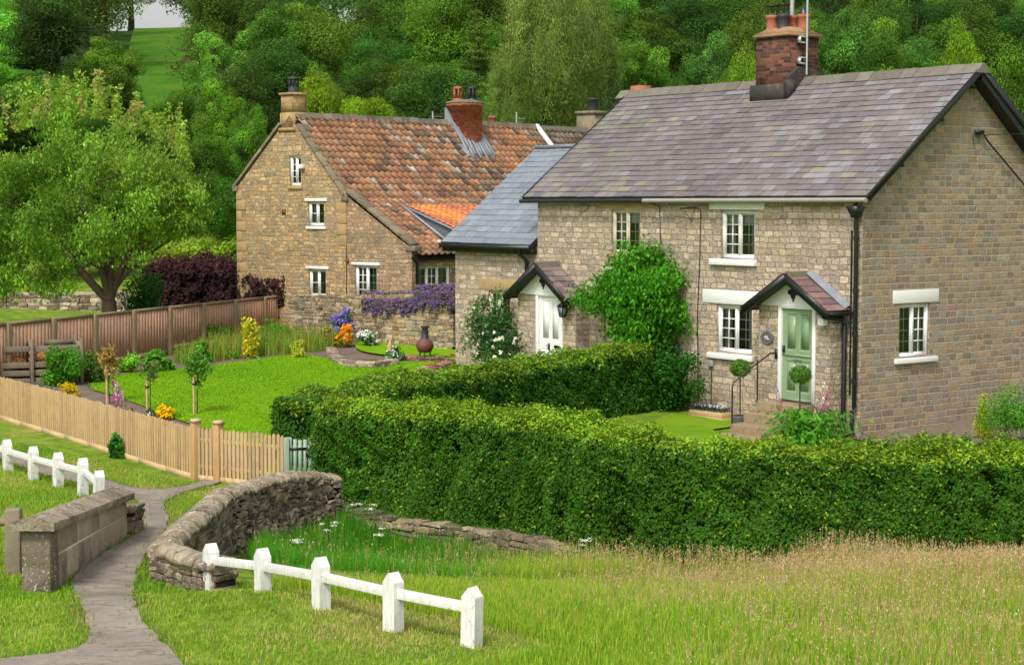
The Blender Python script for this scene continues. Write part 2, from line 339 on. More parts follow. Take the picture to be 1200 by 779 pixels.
ST_FARM = mat_masonry('golden_rubble', .24, .12, .012, [lin(192, 164, 122), lin(180, 154, 114), lin(202, 174, 128), lin(174, 151, 118), lin(192, 158, 108), lin(168, 150, 124), lin(198, 164, 114)], lin(176, 154, 120), .8, .06, .05, irr=.6, stain=lin(140, 122, 94))
ST_FARM2 = mat_masonry('pinkish_rubble', .24, .12, .010, [lin(184, 156, 124), lin(170, 144, 114), lin(194, 164, 130), lin(160, 140, 116), lin(186, 150, 110)], lin(158, 138, 112), .9, .07, .05, irr=.7, stain=lin(128, 112, 92))

def mat_ground():
    m, n, b, o = newmat('rough_grass_ground'); k = NB(n); co = k.coord('Object'); x, y, z = k.sep(co)
    n1 = k.noise(co, .35, 6, .65); n2 = k.noise(co, 3, 5, .7); n3 = k.noise(k.comb(k.m('MULTIPLY', x, 1), k.m('MULTIPLY', y, 1)), 18, 4, .7)
    c = k.ramp(n2, [(0.2, lin(70, 96, 26)), (.45, lin(96, 124, 34)), (.6, lin(122, 146, 44)), (.8, lin(150, 156, 72))])
    c = k.mix(k.m('MULTIPLY', k.smooth(n1, .55, .72), .5), c, lin(166, 150, 92))
    far = k.smooth(y, 70, 110); cf = k.ramp(k.noise(co, .12, 6, .7), [(.3, lin(30, 56, 16)), (.5, lin(44, 72, 18)), (.7, lin(62, 88, 24))])
    c = k.mix(far, c, cf)
    f = k.m('MULTIPLY_ADD', n3, .7, .65); c = k.mix(1, c, k.comb(f, f, f), 'MULTIPLY')
    n.links.new(c, b.inputs['Base Color']); b.inputs['Roughness'].default_value = .95; b.inputs['Specular IOR Level'].default_value = .1
    n.links.new(k.bump(k.m('ADD', n3, n2), .8, .05), b.inputs['Normal']); return m
def mat_lawn(name, c0, c1, c2, sp=1.0):
    m, n, b, o = newmat(name); k = NB(n); co = k.coord('Object'); x, y, z = k.sep(co)
    n1 = k.noise(co, .5, 5, .6); n3 = k.noise(co, 22, 5, .75); n2 = k.noise(k.comb(k.m('MULTIPLY', x, .6), k.m('MULTIPLY', y, 2.4)), 2.4, 6, .7)
    c = k.ramp(k.m('ADD', k.m('MULTIPLY', n1, .5), k.m('MULTIPLY', n2, .5)), [(.32, c0), (.5, c1), (.68, c2)])
    f = k.m('MULTIPLY_ADD', n3, .35, .82); c = k.mix(1, c, k.comb(f, f, f), 'MULTIPLY')
    n.links.new(c, b.inputs['Base Color']); b.inputs['Roughness'].default_value = .9; b.inputs['Specular IOR Level'].default_value = .1
    n.links.new(k.bump(n3, .5, .02), b.inputs['Normal']); return m
GROUND = mat_ground()
LAWN = mat_lawn('lush_lawn', lin(88, 134, 8), lin(106, 148, 10), lin(128, 158, 20))
LAWN2 = mat_lawn('mossy_lawn', lin(72, 116, 16), lin(98, 134, 22), lin(132, 146, 36))
def mat_path():
    m, n, b, o = newmat('worn_asphalt'); k = NB(n); co = k.coord('Object'); x, y, z = k.sep(co)
    n1 = k.noise(co, 1.2, 6, .7); n2 = k.noise(co, 45, 4, .8); cr = k.noise(k.comb(k.m('MULTIPLY', x, .45), k.m('MULTIPLY', y, 1.5)), 2.1, 5, .6)
    c = k.ramp(n1, [(.3, lin(112, 104, 96)), (.5, lin(134, 124, 113)), (.7, lin(150, 140, 126))])
    crack = k.smooth(k.m('ABSOLUTE', k.m('SUBTRACT', cr, .5)), .0, .012); c = k.mix(k.m('MULTIPLY', k.m('SUBTRACT', 1, crack), .55), c, lin(72, 66, 58))
    f = k.m('MULTIPLY_ADD', n2, .7, .65); c = k.mix(1, c, k.comb(f, f, f), 'MULTIPLY')
    n.links.new(c, b.inputs['Base Color']); b.inputs['Roughness'].default_value = .9; b.inputs['Specular IOR Level'].default_value = .2
    n.links.new(k.bump(k.m('ADD', k.m('MULTIPLY', n2, .6), crack), .6, .012), b.inputs['Normal']); return m
PATH = mat_path()
FIELD = mat_lawn('hill_pasture', lin(40, 88, 18), lin(62, 104, 18), lin(96, 120, 28))
GRAVEL = mat_plain('gravel', lin(132, 116, 98), .95, .5, 30, 1, bdist=.03, dirt=lin(92, 80, 66))
def mat_glass():
    m, n, b, o = newmat('window_glass'); k = NB(n)
    g = k.node('ShaderNodeBsdfGlossy'); g.inputs['Roughness'].default_value = .04; t = k.node('ShaderNodeBsdfTransparent'); t.inputs[0].default_value = (.75, .8, .8, 1)
    lw = k.node('ShaderNodeFresnel'); lw.inputs[0].default_value = 1.5; f = k.m('ADD', lw.outputs[0], .03)
    nn = k.bump(k.noise(k.coord(), 1.5, 1), .3, .02); n.links.new(nn, g.inputs['Normal'])
    mx = k.node('ShaderNodeMixShader'); n.links.new(f, mx.inputs[0]); n.links.new(t.outputs[0], mx.inputs[1]); n.links.new(g.outputs[0], mx.inputs[2]); n.links.new(mx.outputs[0], o.inputs[0]); return m
GLASS = mat_glass()

# ------------------------------------------------------------------ ground sheets
def ground_mesh():
    xs = np.unique(np.concatenate([np.linspace(-400, -30, 30), np.arange(-30, 30, .35), np.linspace(30, 400, 30)]))
    ys = np.unique(np.concatenate([np.linspace(-60, 12, 12), np.arange(12, 62, .3), np.arange(62, 120, 2), np.linspace(120, 240, 30), np.linspace(240, 1500, 20)]))
    X, Y = np.meshgrid(xs, ys, indexing='ij'); Z = gz(X, np.minimum(Y, 380)); Z = np.where(Y > 380, Z-(Y-380)*.02, Z)
    V = np.stack([X, Y, Z], 2).reshape(-1, 3); nx, ny = len(xs), len(ys)
    i, j = np.meshgrid(np.arange(nx-1), np.arange(ny-1), indexing='ij'); a = (i*ny+j).ravel()
    m = MB(); m.add(V, np.stack([a, a+ny, a+ny+1, a+1], 1)); o = m.build('ground', GROUND, smooth=True); tag(o, kind='structure')
ground_mesh()
def inpoly(P, x, y):
    P = np.asarray(P); r = np.zeros(len(x), bool); n = len(P)
    for i in range(n):
        x1, y1 = P[i][:2]; x2, y2 = P[(i+1) % n][:2]
        c = ((y1 > y) != (y2 > y)) & (x < (x2-x1)*(y-y1)/(y2-y1+1e-12)+x1); r ^= c
    return r
def smooth_loop(P, it=2):
    P = np.asarray(P, float)[:, :2]
    for _ in range(it):
        Q = np.roll(P, -1, 0); P = np.stack([P*.75+Q*.25, P*.25+Q*.75], 1).reshape(-1, 2)
    return P
def sheet(name, poly, mat, off, step=.3, sm=2, wob=0, kind='structure'):
    P = smooth_loop(poly, sm) if sm else np.asarray(poly, float)[:, :2]
    # resample boundary
    B = []
    for i in range(len(P)):
        a, b = P[i], P[(i+1) % len(P)]; k = max(1, int(np.linalg.norm(b-a)/step))
        for t in range(k): B.append(a+(b-a)*t/k)
    B = np.array(B)
    if wob: B = B+R.normal(0, wob, B.shape)
    lo, hi = B.min(0), B.max(0); gx, gy = np.meshgrid(np.arange(lo[0], hi[0], step), np.arange(lo[1], hi[1], step)); gx = gx.ravel()+.01; gy = gy.ravel()+.013
    k = inpoly(B, gx, gy); I = np.stack([gx[k], gy[k]], 1)
    nb = len(B); allp = [Vector(p) for p in np.concatenate([B, I])]
    r = delaunay_2d_cdt(allp, [(i, (i+1) % nb) for i in range(nb)], [], 0, 1e-4)
    V = np.array([tuple(p) for p in r[0]]); F = np.array([f for f in r[2] if len(f) == 3])
    cen = V[F].mean(1); F = F[inpoly(B, cen[:, 0], cen[:, 1])]
    m = MB(); m.add(np.column_stack([V, gz(V[:, 0], V[:, 1])+off]), F); o = m.build(name, mat, smooth=True); tag(o, kind=kind); return B
def gpts(L): return [G(u, v)[:2] for u, v in L]

path_poly = [(-7.5, 12), (-7.0, 15.5), (-6.3, 16.7), (-5.1, 17.1), (-4.75, 18), (-4.95, 19.5), (-5.28, 21), (-5.4, 22.5), (-5.38, 25), (-5.3, 27), (-5.55, 29), (-6.3, 30.6), (-7.5, 32.2), (-9.2, 33.6), (-11, 35), (-14, 37), (-18, 39.5), (-18, 38.2), (-14, 35.9)]
path_poly = gpts([(-40, 779), (20, 772), (85, 765), (108, 750), (100, 715), (84, 690), (88, 672), (115, 655), (150, 635), (170, 615), (168, 596), (150, 580), (110, 571), (60, 560), (0, 538), (-60, 520),
                  (-60, 512), (0, 526), (60, 545), (110, 558), (150, 572), (185, 575), (215, 571), (245, 563), (262, 560), (262, 566), (225, 574), (198, 585), (190, 596), (200, 610), (192, 622), (178, 640), (166, 660), (154, 690), (160, 720), (185, 752), (215, 779), (230, 800), (-60, 815)])
PATHB = sheet('path', path_poly, PATH, .03, .2, 1, .015)
lawn_poly = gpts([(96, 455), (135, 441), (200, 434), (270, 427), (345, 416), (385, 421), (420, 432), (470, 427), (520, 424)]) + [(-.2, 46), (.2, 42), (-1.8, 34.5), (-3.6, 31.3), (-4.6, 31.6)] + gpts([(333, 531), (290, 524), (236, 502), (208, 494), (150, 470)])
LAWNB = sheet('lawn', lawn_poly, LAWN, .05, .4, 1, .0)
back_lawn = gpts([(415, 405), (440, 400), (490, 397), (560, 400)]) + [(-.8, 49), (-.9, 47)] + gpts([(530, 424), (490, 424), (470, 420), (440, 418), (418, 413)])
sheet('upper_lawn', back_lawn, LAWN, .085, .3, 1)
sheet('hill_pasture', [(at(148, 0, 98)[0], 98), (at(236, 0, 98)[0], 98), (at(232, 0, 150)[0], 150), (at(228, 0, 214)[0], 214), (at(160, 0, 214)[0], 214), (at(150, 0, 150)[0], 150)], FIELD, .25, 1.5, 0)
bed = gpts([(20, 430), (60, 438), (150, 440), (250, 422), (345, 405), (420, 380), (560, 378)])
BED = [(-12.4, 41.5), (-11.6, 39.8), (-5.9, 32.9), (-4.4, 31.1), (-3, 33), (-8, 44), (-6, 49), (-1, 50.5), (-1.2, 53), (-4.5, 55), (-7.2, 57), (-10.5, 49.5), (-12.7, 44.3)]
sheet('soil_bed', BED, SOIL, .02, .3, 0)

# ------------------------------------------------------------------ wall building tools
def clip(poly, a, b, c):       # keep a*x+b*y+c>=0
    out = []
    for i in range(len(poly)):
        p, q = poly[i], poly[(i+1) % len(poly)]; dp = a*p[0]+b*p[1]+c; dq = a*q[0]+b*q[1]+c
        if dp >= 0: out.append(p)
        if (dp > 0 > dq) or (dp < 0 < dq): t = dp/(dp-dq); out.append((p[0]+(q[0]-p[0])*t, p[1]+(q[1]-p[1])*t))
    return out
def wall_panel(m, O, U, outline, holes, inward, depth=.14):
    """outline convex ccw in (u,z); O origin, U unit"""
    O, U, inward = np.array(O, float), np.array(U, float), np.array(inward, float)
    us = sorted({p[0] for p in outline} | {h[0] for h in holes} | {h[1] for h in holes}); zs = sorted({p[1] for p in outline} | {h[2] for h in holes} | {h[3] for h in holes})
    P3 = lambda p: O+U*p[0]+vec(0, 0, p[1])
    n = len(outline)
    for i in range(len(us)-1):
        for j in range(len(zs)-1):
            cu, cz = (us[i]+us[i+1])/2, (zs[j]+zs[j+1])/2
            if any(h[0] < cu < h[1] and h[2] < cz < h[3] for h in holes): continue
            q = [(us[i], zs[j]), (us[i+1], zs[j]), (us[i+1], zs[j+1]), (us[i], zs[j+1])]
            for k in range(n):
                p1, p2 = outline[k], outline[(k+1) % n]; a, b = -(p2[1]-p1[1]), (p2[0]-p1[0]); q = clip(q, a, b, -(a*p1[0]+b*p1[1])+1e-9)
                if len(q) < 3: break
            if len(q) >= 3: m.poly([P3(p) for p in q])
    for (a, b, c, d) in holes:
        D = inward*depth
        for p, q in (((a, c), (b, c)), ((b, c), (b, d)), ((b, d), (a, d)), ((a, d), (a, c))):
            m.poly([P3(p), P3(q), P3(q)+D, P3(p)+D])
def window(par, O, U, Nin, hole, lights=2, cols=2, rows=4, mat=None, lintel=None, sill=None, curtains=True, fw=.05, lm=None, sm=None, top=False):
    O, U, Nin = map(lambda a: np.array(a, float), (O, U, Nin)); mat = mat or WHITE
    a, b, c, d = hole; P = lambda u, z, k=0: O+U*u+Nin*k+vec(0, 0, z)
    def bar(mb, u0, u1, z0, z1, k0, k1):
        q = [P(u0, z0, k0), P(u1, z0, k0), P(u1, z0, k1), P(u0, z0, k1)]; mb.hexa(q+[x+vec(0, 0, z1-z0) for x in q])
    m = MB(); k0, k1 = .05, .13
    bar(m, a+.001, a+fw, c, d, k0, k1); bar(m, b-fw, b-.001, c, d, k0, k1); bar(m, a+fw, b-fw, c+.001, c+fw*1.2, k0, k1); bar(m, a+fw, b-fw, d-fw, d-.001, k0, k1)
    ia, ib, ic, id_ = a+fw, b-fw, c+fw*1.2, d-fw; lw = (ib-ia)/lights
    for i in range(1, lights): bar(m, ia+lw*i-.025, ia+lw*i+.025, ic, id_, k0+.005, k1)
    for i in range(lights):
        u0 = ia+lw*i+(.025 if i else 0); u1 = ia+lw*(i+1)-(.025 if i < lights-1 else 0); s_ = .028; e = .02 if i % 2 == 0 else .0
        bar(m, u0, u0+s_, ic, id_, k0+.02+e, k1-.01); bar(m, u1-s_, u1, ic, id_, k0+.02+e, k1-.01); bar(m, u0+s_, u1-s_, ic, ic+s_, k0+.02+e, k1-.01); bar(m, u0+s_, u1-s_, id_-s_, id_, k0+.02+e, k1-.01)
        for j in range(1, cols): x = u0+s_+(u1-u0-2*s_)*j/cols; bar(m, x-.012, x+.012, ic+s_, id_-s_, k0+.035+e, k1-.02)
        for j in range(1, rows): z = ic+s_+(id_-ic-2*s_)*j/rows; bar(m, u0+s_, u1-s_, z-.012, z+.012, k0+.037+e, k1-.022)
    w_ = m.build('window', mat, par)
    g = MB(); gq = [P(a+fw*.7, c+fw*.7, .1), P(b-fw*.7, c+fw*.7, .1), P(b-fw*.7, d-fw*.7, .1), P(a+fw*.7, d-fw*.7, .1)]
    g.poly(gq if np.dot(np.cross(U, vec(0, 0, 1)), Nin) < 0 else gq[::-1]); g.build('pane', GLASS, w_)
    r = MB(); q = .45
    r.poly([P(a, c, q), P(b, c, q), P(b, d, q), P(a, d, q)]); r.poly([P(a, c, .142), P(b, c, .142), P(b, c, q), P(a, c, q)]); r.poly([P(a, d, .142), P(b, d, .142), P(b, d, q), P(a, d, q)])
    r.poly([P(a, c, .142), P(a, d, .142), P(a, d, q), P(a, c, q)]); r.poly([P(b, c, .142), P(b, d, .142), P(b, d, q), P(b, c, q)]); r.build('room_recess', ROOMB, w_)
    if curtains:
        wc = (b-a)*.27
        for (u0, u1) in ((a+.04, a+wc), (b-wc, b-.04)):
            ct = MB(); n = 10
            for i in range(n):
                t0, t1 = u0+(u1-u0)*i/n, u0+(u1-u0)*(i+1)/n; kk = (.2, .23)
                ct.poly([P(t0, c, kk[i % 2]), P(t1, c, kk[(i+1) % 2]), P(t1, d, kk[(i+1) % 2]), P(t0, d, kk[i % 2])])
            ct.build('curtain', CURT, w_)
        if top: ct = MB(); ct.poly([P(a, d-.3, .17), P(b, d-.3, .17), P(b, d, .17), P(a, d, .17)]); ct.build('window_blind', CURT, w_)
    if sill:
        s_ = MB(); u0, u1, z0, z1, pr = sill; bar(s_, u0, u1, z0, z1, -pr, .045); s_.build('window_sill', sm or mat, w_, bevel=.008)
    if lintel:
        s_ = MB(); u0, u1, z0, z1, pr = lintel; bar(s_, u0, u1, z0, z1, -pr, .02); s_.build('lintel', lm or mat, w_, bevel=.006)
    return w_
def slates(m, O, U, V, W, H, tw, th, t, colf, cut=None):
    O, U, V = map(lambda a: np.array(a, float), (O, U, V)); N = np.cross(U, V); N = N/np.linalg.norm(N)
    if N[2] < 0: N = -N
    nr = int(math.ceil(H/th))
    for r in range(nr):
        v0 = r*th; v1 = min((r+1)*th+.02, H); off = -tw*(.5*(r % 2))-R.uniform(0, .04); u = off
        while u < W:
            w_ = tw*R.uniform(.82, 1.15); u0, u1 = max(u, 0)+.003, min(u+w_, W)-.003; u += w_
            if u1-u0 < .03: continue
            if cut and cut((u0+u1)/2, v0+th/2): continue
            dv = R.uniform(-.008, .008); tt = t*R.uniform(.7, 1.5); lift = R.uniform(0, .006)
            P = [O+U*u0+V*(v0+dv)+N*(.006+tt+lift), O+U*u1+V*(v0+dv+R.uniform(-.004, .004))+N*(.006+tt+R.uniform(0, .006)), O+U*u1+V*v1+N*.006, O+U*u0+V*v1+N*.006]
            B = [O+U*u0+V*(v0+dv)-N*.004, O+U*u1+V*(v0+dv)-N*.004]
            c = colf((u0+u1)/2, v0); m.poly(P, c); m.poly([B[0], B[1], P[1], P[0]], c*.9)
            m.poly([P[0], P[3], B[0]], c*.9); m.poly([P[1], B[1], P[2]], c*.9)
def pantiles(m, O, U, V, W, H, tw, th, colf, cut=None):
    O, U, V = map(lambda a: np.array(a, float), (O, U, V)); N = np.cross(U, V); N = N/np.linalg.norm(N)
    if N[2] < 0: N = -N
    prof = [(0, .055), (.12, .075), (.25, .06), (.4, .015), (.6, 0), (.8, .01), (1.0, .045)]
    for r in range(int(H/th+.99)):
        v0 = r*th; v1 = min(v0+th+.03, H)
        for c in range(int(W/tw)):
            u0 = c*tw
            if cut and cut(u0+tw/2, v0+th/2): continue
            j = R.uniform(-.012, .012); l = R.uniform(0, .012); cc = colf(u0, v0)
            A = np.array([O+U*(u0+p*tw)+V*(v0+j)+N*(h+.035+l) for p, h in prof]); B = np.array([O+U*(u0+p*tw)+V*v1+N*(h+.004) for p, h in prof]); D = A-N*.03
            n = len(prof); VV = np.concatenate([D, A, B]); F = [[i, i+1, n+i+1, n+i] for i in range(n-1)]+[[n+i, n+i+1, 2*n+i+1, 2*n+i] for i in range(n-1)]
            m.add(VV, F, cc)
def vnoise(seed):
    rs = np.random.default_rng(seed); ph = rs.uniform(0, 6.28, (14, 2)); fr = rs.normal(0, 1, (14, 2))
    def f(u, v, s=1.0):
        a = 0
        for i in range(14): a += math.sin(fr[i, 0]*u*s+fr[i, 1]*v*s+ph[i, 0])
        return a/14**.5
    return f
def pick(L): return L[int(R.integers(len(L)))]

# ------------------------------------------------------------------ leaves
def leaf_quads(P, N, L, Wd, jit=.5, droop=None):
    n = len(P); N = N+R.normal(0, jit, (n, 3)); N /= np.linalg.norm(N, axis=1)[:, None]+1e-9
    T = R.normal(0, 1, (n, 3)) if droop is None else np.tile(np.array(droop, float), (n, 1))+R.normal(0, .35, (n, 3))
    T -= N*(T*N).sum(1)[:, None]; T /= np.linalg.norm(T, axis=1)[:, None]+1e-9; B = np.cross(N, T)
    L = np.broadcast_to(L, (n,))[:, None]*R.uniform(.65, 1.3, (n, 1)); W_ = np.broadcast_to(Wd, (n,))[:, None]*R.uniform(.7, 1.2, (n, 1))
    fold = N*W_*.18
    return np.stack([P-T*L/2, P+B*W_/2+fold-T*L*.08, P+T*L/2, P-B*W_/2+fold-T*L*.08], 1)
def vary(c, n, s=.22, hue=.12, seed=None):
    c = np.asarray(c, float); b = np.exp(R.normal(0, s, (n, 1))); h = R.normal(0, hue, (n, 1)); out = np.tile(c, (n, 1))*b
    out[:, :1] *= 1+h*1.4; out[:, 2:] *= 1-h*.6
    return np.clip(out, .002, .9)
def sph(n):
    v = R.normal(0, 1, (n, 3)); return v/np.linalg.norm(v, axis=1)[:, None]
def add_clumps(m, cl, nleaf, L, Wd, col, droop=None, jit=.6, cs=.2, hue=.1, inner=.35, s=.2, fuzz=.06):
    """cl list (center, radii3, colour multiplier)"""
    vol = np.array([r[0]*r[1]+r[1]*r[2] for _, r, _ in cl]); k = np.maximum(8, (nleaf*vol/vol.sum())).astype(int)
    for (c, r, mul), n in zip(cl, k):
        d = sph(n); rad = 1-inner*R.random((n, 1))**1.5; P = np.array(c)+d*np.array(r)*rad
        P += R.normal(0, fuzz, P.shape)*np.mean(r)
        cc = vary(np.asarray(col)*mul*math.exp(R.normal(0, cs)), n, s, hue)
        m.quads(leaf_quads(P, d+vec(0, 0, .45), L, Wd, jit, droop), cc)
def limb(m, p0, p1, r0, r1, bend=.12, n=6, k=6):
    p0, p1 = np.array(p0, float), np.array(p1, float); t = np.linspace(0, 1, k)[:, None]; off = R.normal(0, bend, 3)*np.linalg.norm(p1-p0)
    pts = p0+(p1-p0)*t+off*np.sin(t*math.pi)*(1-t*.3); m.tube(pts, r0+(r1-r0)*t[:, 0], n)
    return pts
def broad_tree(name, seed, H=10, Rr=4, trunk=2.2, ncl=46, nl=15000, L=.26, col=(.05, .1, .02), shape=1.0, cs=.26, hue=.1, csize=.3, hold=None):
    global R; old = R; R = np.random.default_rng(seed)
    root = empty(name); tb = MB(); tops = []
    limb(tb, (0, 0, -.5), (R.normal(0, .2), R.normal(0, .2), H*.75), .035*H, .008*H, .02, 8, 9)
    cz = (H+trunk)/2; hz = (H-trunk)/2; cl = []
    for i in range(ncl):
        d = sph(1)[0]; 
        q = R.uniform(.5, .84) if i > ncl*.2 else R.uniform(.1, .5)
        wz = 1-.25*shape*max(0, d[2])
        c = vec(d[0]*Rr*q*wz, d[1]*Rr*q*wz, cz+d[2]*hz*q); rr = Rr*csize*R.uniform(.65, 1.3)
        cl.append((c, (rr, rr, rr*R.uniform(.6, .85)), 1))
        if i % 3 == 0: limb(tb, (0, 0, R.uniform(trunk*.8, H*.55)), c, .014*H, .004*H, .08, 5, 5)
    tb.build('trunk', BARK, root, smooth=True)
    m = MB(); add_clumps(m, cl, int(nl*1.7), L*.72, L*.46, np.array(col)*vec(1.7, 1.75, .9), cs=cs, hue=hue*.7); m.build('crown', LEAF, root); R = old
    return root
def conifer(name, seed, H=12, Rr=3, nl=14000, L=.3, col=(.03, .07, .025), droop=-.15, lev=26, sparse=.0):
    global R; old = R; R = np.random.default_rng(seed)
    root = empty(name); tb = MB(); tb.tube([(0, 0, -.5), (0, 0, H*.5), (0, 0, H*.98)], [.02*H, .012*H, .02], 7); m = MB(); br = []
    for i in range(lev):
        t = (i+.5)/lev; z = H*(.08+.9*t); ln = Rr*(1-t)**.75*R.uniform(.8, 1.15)+.25; nb = int(6+5*(1-t))
        for k in range(nb):
            if R.random() < sparse: continue
            a = R.uniform(0, 6.28); l2 = ln*R.uniform(.7, 1.1); br.append((z, a, l2)); tb.tube([(0, 0, z), (math.cos(a)*l2*.9, math.sin(a)*l2*.9, z+droop*l2)], [.03, .012], 4)
    tot = sum(b[2] for b in br)
    for z, a, l2 in br:
        n = max(10, int(nl*l2/tot)); s = R.random(n)**.7; d = vec(math.cos(a), math.sin(a), 0); sd_ = vec(-math.sin(a), math.cos(a), 0)
        P = d*(s*l2)[:, None]+sd_*(R.normal(0, 1, n)*(.13*l2*(1.25-s)+.08))[:, None]; P[:, 2] = z+droop*s*l2+R.normal(0, .12, n)-.12*R.random(n)+s*s*.12*l2
        N = np.tile(vec(0, 0, 1)+d*.3, (n, 1)); m.quads(leaf_quads(P, N, L, L*.4, .5), vary(np.array(col)*math.exp(R.normal(0, .15)), n, .2, .1))
    tb.build('trunk', BARK, root); m.build('crown', LEAF, root); R = old; return root
def weeping(name, seed, H=14, Rr=5, nl=24000, L=.3, col=(.1, .15, .03)):
    global R; old = R; R = np.random.default_rng(seed)
    root = empty(name); tb = MB(); limb(tb, (0, 0, -.5), (.2, 0, H*.9), .025*H, .02, .02, 8, 9); m = MB(); ns = 330
    for i in range(ns):
        t = R.random()**.8; z = H*(.25+.73*t); rr = Rr*(math.sin(math.pi*min(1, (1.08-t)*.9+.05))**.6)*R.uniform(.45, 1); a = R.uniform(0, 6.28); c = vec(math.cos(a)*rr, math.sin(a)*rr, z)
        if i % 6 == 0: limb(tb, (0, 0, z*.8), c, .05, .015, .06, 4, 4)
        n = nl//ns; hl = R.uniform(1., 2.6); s = R.random(n); P = c+np.stack([R.normal(0, .38, n)+math.cos(a)*s*.3, R.normal(0, .38, n)+math.sin(a)*s*.3, .5-s*hl], 1)
        m.quads(leaf_quads(P, sph(n)+vec(math.cos(a), math.sin(a), .5), L, L*.35, .4, (0, 0, -1)), vary(np.array(col)*math.exp(R.normal(0, .2)), n, .2, .1))
    tb.build('trunk', BARK, root, smooth=True); m.build('crown', LEAF, root); R = old; return root

# ================================================================== RIGHT-HAND COTTAGE PAIR
TH = .6462; CC = vec(7.3183, 36.8577, 0)
cot = empty('stone_cottage', tuple(CC), TH, 'buff stone cottage pair with purple slate roof, sooty brick chimney and sage green door', 'cottage')
def cw(x, y, z=0): c, s = math.cos(TH), math.sin(TH); return vec(CC[0]+x*c-y*s, CC[1]+x*s+y*c, z)      # cottage local -> world
def cloc(p): d = p-CC; c, s = math.cos(TH), math.sin(TH); return vec(d[0]*c+d[1]*s, -d[0]*s+d[1]*c, p[2])
LE = 11.05; SLP = .784
holes = [(3.15, 4.25, 3.66, 4.76), (3.2, 4.36, 1.52, 2.62), (7.05, 8.1, 3.7, 4.76), (7.14, 8.37, 1.5, 2.5)]
exth = [(12.25, 13.2, 1.5, 2.58)]
m = MB()
wall_panel(m, (0, 0, 0), (0, 1, 0), [(0, -.6), (LE, -.6), (LE, 5.16), (0, 5.16)], holes, (1, 0, 0))
m.poly([(6.8, 0, -.6), (6.8, LE, -.6), (6.8, LE, 5.16), (6.8, 0, 5.16)]); m.poly([(0, LE, 3), (6.8, LE, 3), (6.8, LE, 5.16), (3.4, LE, 7.8), (0, LE, 5.16)])
m.build('front_wall', ST_FRONT, cot)
m = MB(); gh = [(1.19, 2.19, 1.62, 2.77)]
wall_panel(m, (0, 0, 0), (1, 0, 0), [(0, -.6), (6.8, -.6), (6.8, 5.16), (3.4, 7.83), (0, 5.16)], gh, (0, 1, 0)); m.build('gable_wall', ST_GABLE, cot)
m = MB(); wall_panel(m, (.001, LE, 0), (0, 1, 0), [(0, -.3), (3.7, -.3), (3.7, 3.8), (0, 3.8)], [(h[0]-LE, h[1]-LE, h[2], h[3]) for h in exth], (1, 0, 0))
m.poly([(0, 14.75, -.3), (3.2, 14.75, -.3), (3.2, 14.75, 6.3), (0, 14.75, 3.8)]); m.poly([(3.2, LE, 0), (3.2, 14.75, 0), (3.2, 14.75, 6.3), (3.2, LE, 6.3)]); m.build('side_wing_wall', ST_FRONT, cot)
Y, NIN = (0, 1, 0), (1, 0, 0)
window(cot, (0, 0, 0), Y, NIN, holes[0], lintel=(2.86, 4.62, 4.78, 5.06, .02), sill=(3.08, 4.55, 3.52, 3.66, .09), fw=.07, top=True)
window(cot, (0, 0, 0), Y, NIN, holes[1], lintel=(2.9, 4.82, 2.64, 2.95, .02), sill=(3.12, 4.6, 1.38, 1.51, .09), fw=.07)
window(cot, (0, 0, 0), Y, NIN, holes[2], mat=CREAM, lintel=(6.55, 8.45, 4.78, 5.05, .004), lm=SAND, top=True, sill=(6.95, 8.2, 3.62, 3.7, .05), sm=SAND)
window(cot, (0, 0, 0), Y, NIN, holes[3], mat=CREAM, lintel=(6.75, 8.75, 2.52, 2.76, .004), lm=SAND, sill=(7.0, 8.5, 1.38, 1.5, .06), sm=SAND)
window(cot, (0, 0, 0), Y, NIN, exth[0], mat=CREAM, lintel=(11.9, 13.65, 2.6, 2.9, .005), lm=SAND, rows=3)
window(cot, (0, 0, 0), (1, 0, 0), (0, 1, 0), gh[0], lintel=(.98, 2.46, 2.79, 3.07, .02), sill=(1.05, 2.4, 1.5, 1.61, .08), fw=.06)
# roof
vn = vnoise(3); vn2 = vnoise(5)
def slate_col(u, v):
    base = [lin(113, 106, 106), lin(108, 101, 101), lin(118, 111, 110), lin(112, 105, 103), lin(105, 99, 100), lin(115, 106, 103)]
    c = pick(base)
    r = R.random(); q = vn(u, v, .9)
    if r < .05+.16*(u < 4.5)*(q > -.2): c = lin(126, 123, 125)
    elif r < .07+.1*(q > .9)+.12*(u < 4)*(q > .3): c = lin(128, 121, 104)
    elif r < .16: c = lin(100, 93, 96)
    if u > 8.0+v*.5 and R.random() < .35: c = lin(116, 114, 101)
    c = c*math.exp(.08*vn2(u, v, 1.4)-.1*math.exp(-((u-6.2)**2)/.8))
    return c*math.exp(R.normal(0, .055))
m = MB(); hh = 3.57*math.sqrt(1+SLP**2)
slates(m, (-.20, -.33, 5.07), (0, 1, 0), unit((1, 0, SLP)), LE+.66, hh, .36, .205, .015, slate_col)
slates(m, (7.0, -.33, 5.07), (0, 1, 0), unit((-1, 0, SLP)), LE+.66, hh, .36, .205, .015, slate_col)
roof = m.build('roof', SLATE, cot)
m = MB()
for s_ in (1, -1):
    x0, x1 = (-.18, 3.4) if s_ > 0 else (6.98, 3.4); P = [(x0, -.325, 5.09), (x1, -.325, 5.09+3.58*SLP), (x1, -.325, 5.03+3.58*SLP), (x0, -.325, 5.0)]; m.prism(P, (0, LE+.65, 0))
m.build('roof_boards', BLACK, roof)
m = MB()
for yy in (-.345, LE+.325):
    for x0 in (-.22, 7.02): m = MB(); m.beam((x0, yy+.01, 5.03), (3.4, yy+.01, 5.03+3.6*SLP), .024, .15); m.build('bargeboard', BLACK, roof)
